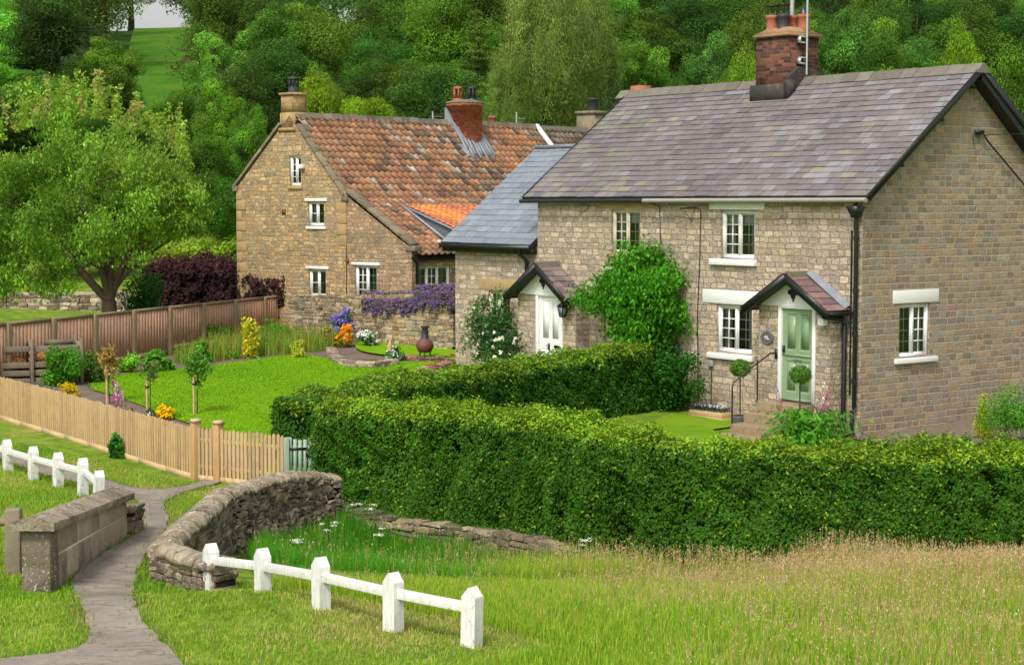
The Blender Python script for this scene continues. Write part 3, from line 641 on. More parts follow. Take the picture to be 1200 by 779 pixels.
m = MB(); m.prism([(7.0, -.32, 5.0), (3.4, -.32, 5.03+3.58*SLP), (3.4, -.32, 4.8+3.58*SLP), (6.9, -.32, 4.78)], (0, .315, 0)); m.build('soffit', BLACK, roof)
for t in (.9, 2.15, 3.25): m = MB(); m.box(t, t+.14, -.2, -.002, 4.98+min(t, 3.1)*SLP, 5.13+min(t, 3.1)*SLP); m.build('purlin_end', BLACK, roof)
m = MB(); y = -.36; done = False
while y < LE+.3:
    if y > 5.5 and not done: m.build('ridge_tiles', MOSSY, roof); m = MB(); done = True
    if not (4.9 < y < 6.1):
        c = W3*math.exp(R.normal(0, .15)); l = R.uniform(.38, .48); P = [(3.16, y, 7.74), (3.38, y, 7.96), (3.46, y, 7.955), (3.64, y, 7.74)]; z = R.uniform(-.008, .01)
        m.prism([(p[0], p[1], p[2]+z) for p in P], (0, l-.012, 0), c); y += l
    else: y += .4
m.build('ridge_tiles', MOSSY, roof)
# side wing roof
def slate_blue(u, v): return pick([lin(118, 126, 136), lin(124, 131, 140), lin(113, 121, 131), lin(121, 127, 133)])*math.exp(R.normal(0, .06))
m = MB(); vs = unit((3.4, 0, 3.4*.79)); slates(m, (-.24, LE+.01, 3.84), (0, 1, 0), vs, 4.05, 4.3, .5, .24, .01, slate_blue); wr = m.build('side_wing_roof', SLATE, cot)
m = MB(); m.prism([(-.24, LE+.01, 3.83), (3.16, LE+.01, 3.83+3.4*.79), (3.16, LE+.01, 3.76+3.4*.79), (-.2, LE+.01, 3.72)], (0, 4.05, 0)); m.prism([(3.16, LE+.3, 6.5), (6, LE+.3, 4.4), (6, LE+.3, 4.3), (3.16, LE+.3, 6.43)], (0, 3.7, 0)); m.build('roof_boards', BLACK, wr)
m = MB(); m.box(-.2, -.01, LE+.02, 15.1, 3.6, 3.76); m.box(-.3, -.2, LE+.02, 15.12, 3.7, 3.82); m.build('fascia', BLACK, wr)
m = MB(); m.box(3.02, 3.24, LE+.3, 15.1, 6.46, 6.56); m.build('ridge_tiles', LEAD, wr)
# gutters, pipes, wires
m = MB(); m.tube([(-.29, -.34, 4.99), (-.29, 6.6, 4.98)], .052, 8); m.build('gutter', GREYPIPE, cot)
m = MB(); m.tube([(-.29, 6.6, 4.98), (-.29, LE+.36, 4.97)], .052, 8); [m.box(-.25, -.01, y, y+.03, 4.94, 4.99) for y in np.arange(6.8, 11.3, .8)]; m.build('gutter', BLACK, cot)
m = MB(); m.hexa([(-.2, .0, 4.62), (-.06, .0, 4.62), (-.06, .14, 4.62), (-.2, .14, 4.62), (-.3, -.09, 4.86), (-.02, -.09, 4.86), (-.02, .2, 4.86), (-.3, .2, 4.86)])
m.tube([(-.13, .07, 4.7), (-.11, .07, 4.3), (-.11, .07, .65), (-.14, .1, .55), (-.14, .1, .1), (-.3, .22, .03)], .048, 8)
for z in (4.2, 3.1, 2.2, 1.2): m.tube([(-.11, .07, z-.05), (-.11, .07, z+.05)], .062, 8)
m.tube([(-.29, -.1, 4.97), (-.2, .05, 4.85)], .04, 6); m.build('downpipe', BLACK, cot)
m = MB(); m.tube([(-.7, .42, 2.56), (-.12, .42, 2.5), (-.12, .36, 2.4), (-.12, .36, .05)], .05, 8); m.tube([(-.04, .26, 4.35), (-.04, .26, .9)], .02, 6); m.tube([(-.05, .2, 2.42), (-.4, .42, 2.42)], .018, 6); m.build('downpipe', BLACK, cot)
m = MB(); m.tube([(-.26, 11.5, 3.72), (-.26, 11.5, 3.6), (-.08, 11.42, 3.42), (-.08, 11.4, .5)], .05, 8); m.tube([(-.08, 11.4, 2.9), (-.08, 11.4, 3.0)], .064, 8); m.build('downpipe', BLACK, cot)
def wire(pts, r=.011): m = MB(); m.tube(pts, r, 5); m.build('wall_cable', BLACK, cot)
wire([(-.02, 6.75, 4.95), (-.02, 6.32, 4.85), (-.02, 6.28, 4.2), (-.02, 6.35, 3.2), (-.02, 6.3, 2.5)])
wire([(-.02, 5.6, 4.8), (-.02, 5.05, 4.82), (-.02, 4.9, 4.76), (-.02, 4.92, 3.6), (-.02, 4.98, 2.4), (-.02, 4.93, .3)])
wire([(-.02, 5.45, 4.75), (-.02, 5.2, 4.5), (-.02, 5.12, 4.8)], .007); wire([(-.02, 8.9, 4.9), (-.02, 9.05, 4.75), (-.02, 9.3, 4.68)], .007); wire([(-.02, 4.5, 1.1), (-.02, 4.5, .3)], .01)
m = MB(); m.box(-.07, -.002, 4.42, 4.58, 1.18, 1.32); m.build('meter_box', GREYPIPE, cot, bevel=.01)
m = MB(); m.box(3.55, 3.8, -.1, -.01, 6.44, 6.52); m.tube([(3.5, -.08, 6.5), (3.42, -.09, 6.32), (3.45, -.1, 6.2)], .018, 6); m.tube([(3.7, -.12, 6.48), (3.9, -.1, 6.3), (5.6, -.08, 5.1)], .02, 6); m.tube([(3.8, -.1, 6.42), (6, -1.2, 6.5), (14, -5.5, 6.9)], .01, 5); m.build('cable_bracket', BLACK, cot)
# chimney
m = MB(); m.box(2.86, 3.94, 5.0, 6.05, 7.2, 8.92); ch = m.build('chimney', BRICKD, cot)
m = MB(); m.box(2.8, 4.0, 4.94, 6.11, 8.92, 8.99); m.hexa([(2.8, 4.94, 8.99), (4.0, 4.94, 8.99), (4.0, 6.11, 8.99), (2.8, 6.11, 8.99), (3.1, 5.2, 9.16), (3.7, 5.2, 9.16), (3.7, 5.85, 9.16), (3.1, 5.85, 9.16)]); m.build('chimney_cap', mat_plain('cap_mortar', lin(150, 118, 84), .9, .3, 6, .4, dirt=lin(90, 70, 56)), ch)
m = MB(); m.box(2.74, 2.9, 4.9, 6.14, 7.34, 7.78); m.box(2.74, 3.0, 4.86, 5.0, 7.42, 7.86); m.prism([(2.84, 4.9, 7.5), (4.05, 4.9, 7.95), (4.05, 4.9, 8.1), (3.2, 4.9, 8.2), (2.84, 4.9, 7.95)], (0, .11, 0)); m.build('chimney_base', SOOT, ch)
for i, (x, y, mm) in enumerate([(3.2, 5.85, TERRA), (3.2, 5.48, DARKPOT), (3.62, 5.6, TERRA), (3.62, 5.2, TERRA)]):
    m = MB(); m.lathe((x, y, 9.08), [(.15, 0), (.17, .04), (.145, .08), (.14, .3), (.165, .33), (.16, .4), (.11, .4)], 14); p = m.build('chimney_pot', mm, ch, smooth=False)
    m = MB()
    if i == 3: m.lathe((x, y, 9.46), [(.15, 0), (.13, .1), (0, .24)], 10)
    elif i < 2:
        [m.tube([(x+.1*math.cos(a), y+.1*math.sin(a), 9.44), (x+.12*math.cos(a), y+.12*math.sin(a), 9.7)], .014, 5) for a in (0.6, 2.1, 3.7, 5.2)]; m.lathe((x, y, 9.69), [(.0, 0), (.17, 0), (.17, .03), (0, .05)], 12)
    else: m.tube([(x, y, 9.4), (x, y, 9.95)], .05, 8)
    m.build('cowl', BLACK if i != 2 else METAL, p)
m = MB(); m.tube([(3.38, 4.86, 8.0), (3.38, 4.86, 10.6)], .026, 8)
for z in (8.25, 8.75): m.box(3.16, 3.4, 4.87, 4.99, z, z+.03); m.box(3.16, 3.2, 4.87, 4.99, z, z+.17); m.box(3.16, 3.4, 4.87, 4.99, z+.14, z+.17)
m.build('aerial_mast', METAL, ch)
m = MB(); m.box(3.7, 4.1, 11.3, 11.7, 7.0, 8.1); m.build('chimney_stub', TERRA, cot)

def porch(cy, y0, y1, zp, ze, hw, door, dmat, stable, name):
    d = .45; sl_ = (zp-ze)/hw
    pr = None
    m = MB(); wall_panel(m, (-d, 0, 0), (0, 1, 0), [(y0, -.2), (y1, -.2), (y1, ze+.02), (y0, ze+.02)], [(door[0]-.12, door[1]+.12, -.2, door[3]+.08)], (1, 0, 0), .12)
    m.poly([(-d, y0, -.2), (0, y0, -.2), (0, y0, ze+.1), (-d, y0, ze+.1)]); m.poly([(-d, y1, -.2), (0, y1, -.2), (0, y1, ze+.1), (-d, y1, ze+.1)]); pr = m.build('porch', ST_FRONT, cot)
    m = MB(); tb = hw*.97-.08; m.prism([(-d-.02, cy-tb, ze+.03), (-d-.02, cy+tb, ze+.03), (-d-.02, cy, zp-.02)], (.06, 0, 0)); m.build('tympanum', WHITE, pr)
    m = MB()
    for (a, b) in ((0, .09), (0, -.09), (.09, 0), (-.09, 0)):
        t = np.arange(12)*math.pi/6; m.prism([(-d-.045, cy+a+.062*math.cos(q), (zp+ze)/2-.02+b+.062*math.sin(q)) for q in t], (.024, 0, 0))
    m.box(-d-.044, -d-.022, cy-.05, cy+.05, (zp+ze)/2-.07, (zp+ze)/2+.03); m.box(-d-.04, -d-.022, cy-.015, cy+.015, (zp+ze)/2-.22, (zp+ze)/2); m.build('quatrefoil', BLACK, pr)
    H_ = hw*math.sqrt(1+sl_**2)+.02; m = MB(); xo = -d-.3
    pc = lambda u, v: pick([lin(122, 96, 92), lin(112, 90, 88), lin(130, 104, 96), lin(104, 86, 86)] if stable else [lin(112, 98, 94), lin(122, 104, 98), lin(100, 90, 90), lin(128, 116, 104)])*math.exp(R.normal(0, .08))
    slates(m, (xo, cy-hw, ze), (1, 0, 0), unit((0, 1, sl_)), -xo+.0, H_, .34, .235, .012, pc); slates(m, (xo, cy+hw, ze), (1, 0, 0), unit((0, -1, sl_)), -xo, H_, .34, .235, .012, pc); rf = m.build('porch_roof', SLATE, pr)
    m = MB(); m.prism([(xo+.01, cy-hw+.03, ze-.02), (xo+.01, cy, zp-.02), (xo+.01, cy+hw-.03, ze-.02), (xo+.01, cy+hw-.05, ze-.06), (xo+.01, cy, zp-.09), (xo+.01, cy-hw+.05, ze-.06)], (-xo-.015, 0, 0))
    m.beam((xo-.02, cy-hw-.06, ze-.1), (xo-.02, cy+.02, zp-.03), .04, .17); m.beam((xo-.021, cy+hw+.06, ze-.1), (xo-.021, cy-.02, zp-.031), .04, .17)
    m.box(xo-.03, -.02, cy-hw-.08, cy-hw+.0, ze-.1, ze-.02); m.box(xo-.03, -.02, cy+hw-.0, cy+hw+.08, ze-.1, ze-.02); m.build('bargeboard', BLACK, rf)
    m = MB(); m.prism([(xo+.1, cy-.12, zp-.06), (xo+.1, cy-.08, zp+.06), (xo+.1, cy+.08, zp+.07), (xo+.1, cy+.12, zp-.05)], (-xo-.1, 0, 0)); m.build('ridge_mortar', MOSSY, rf)
    if stable:
        m = MB(); m.prism([(-.18, cy-hw+.0, ze+.03), (-.18, cy-.1, zp+.01), (-.002, cy-.1, zp+.08), (-.002, cy-hw, ze+.1)], (0, 0, .02)); m.build('lead_flashing', LEAD, rf)
    a, b, c, e = door; m = MB(); x0, x1 = -d-.01, -d+.11
    m.box(x0, x1, a-.1, a-.005, c, e+.005); m.box(x0, x1, b+.005, b+.1, c, e+.005); m.box(x0, x1, a-.1, b+.1, e+.006, e+.08); fr = m.build('door_frame', WHITE, pr, bevel=.006)
    m = MB(); xd = -d+.05; 
    def pan(u0, u1, z0, z1):
        k = .02
        for i, (o_, dx) in enumerate(((0, 0), (.03, .014), (.055, .002))):
            pass
        m.poly([(xd+.014, u0+.02, z0+.02), (xd+.014, u1-.02, z0+.02), (xd+.014, u1-.02, z1-.02), (xd+.014, u0+.02, z1-.02)])
        for p, q, r_, s_ in (((u0, z0), (u1, z0), (u1-.02, z0+.02), (u0+.02, z0+.02)), ((u1, z0), (u1, z1), (u1-.02, z1-.02), (u1-.02, z0+.02)), ((u1, z1), (u0, z1), (u0+.02, z1-.02), (u1-.02, z1-.02)), ((u0, z1), (u0, z0), (u0+.02, z0+.02), (u0+.02, z1-.02))):
            m.poly([(xd, *p), (xd, *q), (xd+.014, *r_), (xd+.014, *s_)])
        m.box(xd+.002, xd+.012, u0+.05, u1-.05, z0+.05, z1-.05)
    mid = (a+b)/2; st = .09
    zs = [c+.03, c+.22, (c+e)/2-.09, (c+e)/2-.02, (c+e)/2+.09, e-.1]
    if stable: cells = [(a+st, mid-.035, c+.2, c+.88), (mid+.035, b-st, c+.2, c+.88), (a+st, mid-.035, c+1.1, e-.11), (mid+.035, b-st, c+1.1, e-.11)]
    else: cells = [(a+st, mid-.03, c+.1, c+.62), (mid+.03, b-st, c+.1, c+.62), (a+st, mid-.03, c+.84, e-.1), (mid+.03, b-st, c+.84, e-.1)]
    us = sorted({a, b}|{q for k in cells for q in k[:2]}); zz = sorted({c, e}|{q for k in cells for q in k[2:]})
    for i in range(len(us)-1):
        for j in range(len(zz)-1):
            cu, cz = (us[i]+us[i+1])/2, (zz[j]+zz[j+1])/2
            if any(k[0] < cu < k[1] and k[2] < cz < k[3] for k in cells): continue
            m.poly([(xd, us[i], zz[j]), (xd, us[i+1], zz[j]), (xd, us[i+1], zz[j+1]), (xd, us[i], zz[j+1])])
    for k in cells: pan(*k)
    m.box(xd+.03, xd+.06, a, b, c, e)
    if stable: m.box(xd-.02, xd+.001, a, b, c+.98, c+1.015); m.box(xd-.025, xd+.001, a, b, c+.0, c+.07)
    dr = m.build('door', dmat, pr)
    m = MB()
    if stable: m.box(xd-.05, xd-.003, b-.07, b-.035, c+1.04, c+1.2); m.box(xd-.03, xd-.003, mid-.12, mid+.12, c+.9, c+.9+.002)
    else: m.box(xd-.04, xd-.003, mid+.02, mid+.06, c+.58, c+.76); m.box(xd-.012, xd-.003, a+.04, a+.3, c+.64, c+.72); m.tube([(xd-.04, mid+.04, c+.7), (xd-.05, mid+.12, c+.7)], .012, 6)
    m.build('door_furniture', BLACK, dr)
    return pr
pg = porch(1.5, .45, 2.55, 3.40, 2.68, 1.2, (.97, 1.87, .66, 2.66), GREEN_P, True, 'g')
pw = porch(10.2, 8.93, 11.3, 3.38, 2.56, 1.22, (9.55, 10.45, .62, 2.56), WHITE, False, 'w')
# steps of the green door
def step_m(): return mat_plain('worn_step_stone', lin(142, 122, 92), .95, .25, 4, .8, dirt=lin(88, 84, 58), dirtamt=.7)
STEP = step_m(); m = MB()
m.box(-1.0, -.46, .75, 2.05, -.2, .655, jit=.006); m.box(-1.35, -1.002, .75, 2.1, -.2, .44, jit=.008); m.box(-1.7, -1.352, .8, 2.14, -.2, .22, jit=.008); m.box(-2.1, -1.702, .8, 2.1, -.2, .05, jit=.006)
m.build('doorstep', STEP, cot, bevel=.015)
m = MB(); m.box(-1.1, -.46, 9.2, 10.8, -.2, .62, jit=.006); m.box(-1.5, -1.1, 9.2, 10.8, -.2, .4, jit=.006); m.build('doorstep', STEP, cot, bevel=.015)
# separate fixtures on the walls
m = MB(); m.tube([(-1.66, 2.12, .05), (-1.66, 2.12, 1.02)], .016, 8); m.tube([(-.93, 2.1, .6), (-.93, 2.1, 1.55)], .016, 8); m.tube([(-1.66, 2.12, 1.0), (-1.62, 2.12, 1.1), (-.93, 2.1, 1.48), (-.62, 2.02, 1.68), (-.46, 2.0, 1.68)], .017, 8); m.box(-.475, -.455, 1.96, 2.04, 1.56, 1.76); o = m.build('handrail', BLACK)
o.location = tuple(CC); o.rotation_euler = (0, 0, TH); tag(o, 'black iron handrail climbing the stone steps to the green door', 'handrail')
def on_cot(name, label, cat): return empty(name, tuple(CC), TH, label, cat)
m = MB(); t = np.arange(28)*2*math.pi/28; e = on_cot('house_plaque', 'oval slate name plaque on the wall beside the green door', 'plaque')
m.prism([(-.474, 2.28+.19*math.cos(q), 1.99+.145*math.sin(q)) for q in t], (.022, 0, 0)); m.build('plate', mat_plain('plaque_slate', lin(88, 90, 88), .5, .15, 8, .2), e)
m = MB(); P = [(-.479, 2.28+.17*math.cos(q), 1.99+.125*math.sin(q)) for q in t]; m.tube(P+[P[0]], .006, 5, caps=False); m.build('plate_rim', mat_plain('plaque_rim', lin(120, 122, 118), .5, .1, 8, 0), e)
m = MB()
for y0, z0, y1, z1 in [(2.36, 2.0, 2.33, 2.02), (2.33, 2.02, 2.3, 1.99), (2.31, 2.04, 2.28, 2.0), (2.28, 2.0, 2.25, 2.03), (2.3, 1.97, 2.25, 1.96), (2.24, 1.98, 2.2, 1.96), (2.27, 2.03, 2.25, 1.97), (2.35, 1.97, 2.32, 1.98)]: m.beam((-.482, y0, z0), (-.482, y1, z1), .01, .012)
m.build('lettering', WHITE, e)
e = on_cot('wall_lantern', 'black coach lantern hanging beside the white door', 'lantern')
m = MB(); c0 = (-.66, 9.18); m.hexa([(c0[0]-.05, c0[1]-.05, 2.12), (c0[0]+.05, c0[1]-.05, 2.12), (c0[0]+.05, c0[1]+.05, 2.12), (c0[0]-.05, c0[1]+.05, 2.12), (c0[0]-.09, c0[1]-.09, 2.36), (c0[0]+.09, c0[1]-.09, 2.36), (c0[0]+.09, c0[1]+.09, 2.36), (c0[0]-.09, c0[1]+.09, 2.36)]); m.build('lamp_glass', mat_plain('smoked_lamp_glass', lin(120, 128, 130), .1, .1, 3, 0), e)
m = MB(); m.hexa([(c0[0]-.11, c0[1]-.11, 2.36), (c0[0]+.11, c0[1]-.11, 2.36), (c0[0]+.11, c0[1]+.11, 2.36), (c0[0]-.11, c0[1]+.11, 2.36), (c0[0]-.02, c0[1]-.02, 2.48), (c0[0]+.02, c0[1]-.02, 2.48), (c0[0]+.02, c0[1]+.02, 2.48), (c0[0]-.02, c0[1]+.02, 2.48)])
for a in (-1, 1):
    for b in (-1, 1): m.tube([(c0[0]+a*.055, c0[1]+b*.055, 2.1), (c0[0]+a*.095, c0[1]+b*.095, 2.37)], .009, 4)
m.box(c0[0]-.06, c0[0]+.06, c0[1]-.06, c0[1]+.06, 2.09, 2.115); m.tube([(c0[0], c0[1], 2.1), (c0[0], c0[1], 2.03)], .012, 5); m.tube([(c0[0], c0[1], 2.48), (c0[0]+.08, c0[1], 2.52), (-.455, c0[1], 2.42)], .014, 6); m.box(-.47, -.452, c0[1]-.04, c0[1]+.04, 2.3, 2.5); m.build('lamp_frame', BLACK, e)
e = on_cot('security_light', 'small white security light under the green door porch eave', 'light'); m = MB(); m.box(-.62, -.47, .5, .66, 2.36, 2.52); m.build('lamp_housing', WHITE, e, bevel=.012); m = MB(); m.box(-.56, -.5, .55, .61, 2.52, 2.6); m.build('lamp_arm', METAL, e)

# ================================================================== OLD FARMHOUSE WITH PANTILES
D2 = vec(.66305845, .74856763, 0); GG = vec(-.74856763, .66305845, 0); FM = vec(-5.1767, 55, 0); TF = math.atan2(D2[1], D2[0])
farm = empty('farmhouse', tuple(FM), TF, 'golden stone farmhouse with mossy orange pantile roof behind the garden wall', 'farmhouse')
def floc(p): d = p-FM; return vec(d@D2, d@GG, p[2])
def fplane(u, v, P0, n):      # intersect a pixel ray with a farm-local plane
    d = ray(u, v); o = vec(0, 0, CH); dl = vec(d@D2, d@GG, d[2]); ol = floc(o); n = np.array(n, float); return ol+dl*(((np.array(P0)-ol)@n)/(dl@n))
fh = [(2.06, 2.61, 5.46, 6.42), (.99, 1.74, 4.19, 4.97), (.93, 1.73, 1.95, 2.83)]
m = MB(); wall_panel(m, (0, 0, 0), (0, 1, 0), [(0, .0), (5.25, .0), (5.25, 5.42), (2.6, 7.7), (0, 5.05)], fh, (1, 0, 0))
m.poly([(0, 5.25, 0), (12, 5.25, 0), (12, 5.25, 5.4), (0, 5.25, 5.4)]); m.build('gable_wall', ST_FARM, farm)
m = MB(); wall_panel(m, (.03, 0, 0), (0, 1, 0), [(-2.85, 0), (-.002, 0), (-.002, 5.15), (-2.85, 3.55)], [(-1.35, -.37, 1.92, 3.0)], (1, 0, 0), .15)
a = fplane(488, 312, (0, -2.85, 0), (0, 1, 0)); b = fplane(528, 342, (0, -2.85, 0), (0, 1, 0)); fx0, fx1, fz1, fz0 = a[0], b[0], a[2], b[2]
wall_panel(m, (0, -2.85, 0), (1, 0, 0), [(.03, 0), (12, 0), (12, 3.5), (.03, 3.5)], [(fx0, fx1, fz0-.3, fz1)], (0, 1, 0), .15); m.build('side_wall', ST_FARM2, farm)
for i, h in enumerate(fh+[(-1.35, -.37, 1.92, 3.0)]):
    l = (h[0]-.14, h[1]+.14, h[3]+.002, h[3]+.09, .03) if i else None
    window(farm, (0 if i < 3 else .03, 0, 0), (0, 1, 0), (1, 0, 0), h, lights=2, cols=[1, 1, 1, 2][i], rows=[4, 2, 2, 4][i], lintel=l, sill=(h[0]-.08, h[1]+.08, h[2]-.1, h[2]-.01, .05), sm=WHITE if i == 1 else SAND, curtains=(i != 0), fw=.06)
window(farm, (0, -2.85, 0), (1, 0, 0), (0, 1, 0), (fx0, fx1, fz0-.3, fz1), lights=3, cols=2, rows=4, fw=.06)
vn3 = vnoise(11)
def pan_col(u, v, hot=0):
    a = vn3(u, v*1.3, .8)
    band = math.exp(-((u-5.6-.35*(3.6-v))**2)/1.6)      # grey lichened band running down the slope
    c = pick([lin(160, 115, 80), lin(150, 106, 75), lin(166, 121, 86), lin(143, 101, 74), lin(163, 121, 88), lin(142, 104, 78)])
    if R.random() < .12+.15*(a > .4)+band*.5: c = pick([lin(118, 96, 76), lin(104, 90, 74), lin(130, 112, 92), lin(96, 78, 64)])
    if R.random() < .02+band*.09+.015*(u < 6): c = pick([lin(170, 158, 142), lin(158, 144, 128)])
    if u > 8.5 and R.random() < .4: c = c*.7+lin(176, 112, 66)*.36
    return c*math.exp(R.normal(0, .12))
m = MB(); v1 = unit((0, 2.55, 2.67)); v2 = unit((0, 3.05, 1.75))
def lowcut(u, v):
    y_ = -3.05+v*v2[1]; return 2.1 < u+.12 < 6.2 and y_ < -.6
pantiles(m, (.12, 0, 5.08), (1, 0, 0), v1, 11.75, 3.7, .27, .285, pan_col); pantiles(m, (.12, -3.05, 3.33), (1, 0, 0), v2, 11.75, 3.54, .27, .285, lambda u, v: pan_col(u, v-3.5), lowcut)
pantiles(m, (.12, 5.5, 5.15), (1, 0, 0), unit((0, -2.95, 2.6)), 11.75, 3.9, .27, .4, pan_col)
fr = m.build('roof', PANT, farm)
m = MB(); m.prism([(.1, -2.95, 3.3), (.1, 0, 5.02), (.1, 2.55, 7.68), (.1, 5.4, 5.2), (.1, 2.55, 7.3), (.1, 0, 4.8), (.1, -2.95, 3.18)], (11.75, 0, 0)); m.build('roof_boards', DARKCORE, fr)
m = MB(); x = .1
while x < 11.8:
    l = R.uniform(.36, .44); zz = R.uniform(-.01, .015); m.prism([(x, 2.36, 7.64+zz), (x, 2.45, 7.82+zz), (x, 2.65, 7.83+zz), (x, 2.74, 7.64+zz)], (l-.012, 0, 0), W3*math.exp(R.normal(0, .2))); x += l
m.build('ridge_tiles', MOSSY, fr)
m = MB()
for ci, (p, q) in enumerate((((5.35, 5.46), (3.0, 7.48)), ((0.02, 5.16), (2.2, 7.42)), ((-2.9, 3.66), (-.02, 5.32)))):
    m = MB()
    m.box(*[(-.05, .3, 5.16, 5.42, 5.3, 5.48), (-.05, .3, -.1, .16, 4.98, 5.2), (-.02, .3, -3.02, -2.6, 3.48, 3.64)][ci]); p, q = np.array(p), np.array(q); n = int(np.linalg.norm(q-p)/.55)
    for i in range(n):
        a, b = p+(q-p)*i/n, p+(q-p)*(i+.97)/n; xo = .03 if p[0] < -1 else 0; m.beam((.1+xo, a[0], a[1]), (.1+xo, b[0], b[1]), .34, .09, W3*math.exp(R.normal(-.1, .15)))
    m.build('coping', OLDSTONE, farm, bevel=.01)
m = MB()
for z in np.arange(.6, 5.3, .34):
    i = int(z/.34) % 2; m.box(-.015, .2, 5.25-(.46 if i else .26), 5.262, z, z+.32, W3*math.exp(R.normal(.1, .12)), jit=.006)
m.build('quoins', SAND, farm, bevel=.01); m = MB()
for z in np.arange(3.6, 5.0, .34): i = int(z/.34) % 2; m.box(-.015, .2, -.012, (.42 if i else .24), z, z+.32, W3*math.exp(R.normal(.15, .12)), jit=.006)
m.build('quoins', SAND, farm, bevel=.01)
m = MB(); m.box(-.02, .02, 2.8, 2.98, 4.55, 4.73); m.box(.0, .04, -.12, .04, 3.05, 3.2); m.build('air_brick', mat_plain('old_brick', lin(120, 70, 50), .9), farm)
m = MB(); m.box(-.14, 0, 1.86, 2.02, 6.0, 6.14); m.build('alarm_box', WHITE, farm, bevel=.02)
m = MB(); m.tube([(-.05, -2.95, 3.3), (.15, -2.97, 3.1), (.15, -2.95, .8)], .05, 8); m.build('downpipe', BLACK, farm)
m = MB(); m.tube([(-.04, -.9+.9, 2.0), (-.04, .05, 1.6), (-.04, .02, 1.1)], .03, 6); m.build('downpipe', BLACK, farm)
# gable chimney
m = MB(); m.box(.0, .62, 2.42, 3.04, 7.2, 7.8); m.box(.02, .6, 2.45, 3.01, 7.8, 8.36); m.box(-.03, .65, 2.39, 3.07, 8.36, 8.44); m.box(-.04, .7, 2.3, 3.1, 7.2, 7.32); c1 = m.build('chimney', mat_masonry('chimney_stone', .5, .3, .01, [lin(172, 140, 92), lin(158, 134, 96), lin(180, 150, 104)], lin(140, 122, 92), .4, .01, .015, stain=lin(110, 104, 70)), farm)
m = MB(); m.lathe((.31, 2.73, 8.42), [(.17, 0), (.17, .2), (.14, .24)], 12); m.lathe((.31, 2.73, 8.86), [(0.02, .1), (.18, .07), (.2, 0), (.02, 0)], 12)
for i in range(8): a = i*math.pi/4; m.beam((.31+.15*math.cos(a), 2.73+.15*math.sin(a), 8.6), (.31+.17*math.cos(a), 2.73+.17*math.sin(a), 8.9), .05, .03)
m.build('chimney_pot', DARKPOT, c1)
# brick chimney on the ridge
bx = fplane(545, 150, (0, 2.2, 0), (0, 1, 0))[0]; bt = fplane(545, 121, (0, 2.2, 0), (0, 1, 0))[2]
m = MB(); m.lathe((bx, 2.2, 0), [(.6, 6.3), (.6, bt-.12), (.66, bt-.12), (.66, bt-.02), (.5, bt+.04), (0, bt+.06)], 8); c2 = m.build('chimney', BRICK, farm)
m = MB(); m.lathe((bx, 2.2, bt-.015), [(.68, 0), (.68, .05), (.4, .12), (0, .14)], 8); m.build('chimney_cap', MOSSY, c2)
for (dx, dy, mm) in ((-.15, .22, TERRA), (.15, -.2, DARKPOT)):
    m = MB(); m.lathe((bx+dx, 2.2+dy, bt+.05), [(.17, 0), (.16, .1), (.13, .12)], 10); m.lathe((bx+dx, 2.2+dy, bt+.52), [(.15, -.04), (.17, 0), (.14, .05), (0.02, .07)], 10)
    for i in range(6): a = i*math.pi/3; m.beam((bx+dx+.13*math.cos(a), 2.2+dy+.13*math.sin(a), bt+.12), (bx+dx+.13*math.cos(a), 2.2+dy+.13*math.sin(a), bt+.52), .06, .03)
    m.build('chimney_pot', mm, c2)
m = MB(); sv = lambda y: 5.08+y*2.67/2.55
for i in range(9):
    t0, t1 = -.75+1.5*i/9, -.75+1.5*(i+1)/9-.01; yb = 1.35-.1*(i % 2); yt = 1.75+.5*abs((i-4)/4); m.hexa([(bx+t0, yb, sv(yb)+.08), (bx+t1, yb, sv(yb)+.085), (bx+t1*.85, yt, sv(yt)+.3), (bx+t0*.85, yt, sv(yt)+.3), (bx+t0, yb, sv(yb)+.1), (bx+t1, yb, sv(yb)+.11), (bx+t1*.85, yt+.03, sv(yt)+.36), (bx+t0*.85, yt+.03, sv(yt)+.36)])
m.prism([(bx-.62, 1.6, sv(1.6)+.05), (bx-.62, 2.6, sv(2.5)+.1), (bx-.62, 2.6, sv(2.6)+.45), (bx-.62, 1.8, sv(1.8)+.3)], (.1, 0, 0)); m.build('lead_flashing', LEAD, c2)
q = fplane(549, 180, (0, 0, 5.08), (0, -2.67, 2.55)); m = MB(); m.box(q[0]-.3, q[0]+.25, q[1]-.2, q[1]+.2, 0, .02); P = m.v[0]; P[:, 2] += sv(0)+P[:, 1]*2.67/2.55+.1; m.tube([q+vec(0, .1, .05), q+vec(0, .1, .32)], .07, 8); m.build('roof_vent', LEAD, fr)
q = fplane(582, 153, (0, 2.55, 0), (0, 1, 0)); m = MB(); m.lathe((q[0], 2.75, 7.72), [(.12, 0), (.12, .24), (.15, .26), (.15, .32), (0, .32)], 10); m.build('vent_pot', TERRA, fr)
for u, h in ((512, .3), (610, .45)):
    q = fplane(u, 153, (0, 2.6, 0), (0, 1, 0)); m = MB(); m.tube([(q[0], 2.8, 7.5), (q[0], 2.8, 7.8+h)], .03, 6); m.tube([(q[0], 2.8, 7.75+h*.6), (q[0]+.5, 2.8, 7.75+h*.6)], .012, 5); m.build('roof_post', METAL, fr)
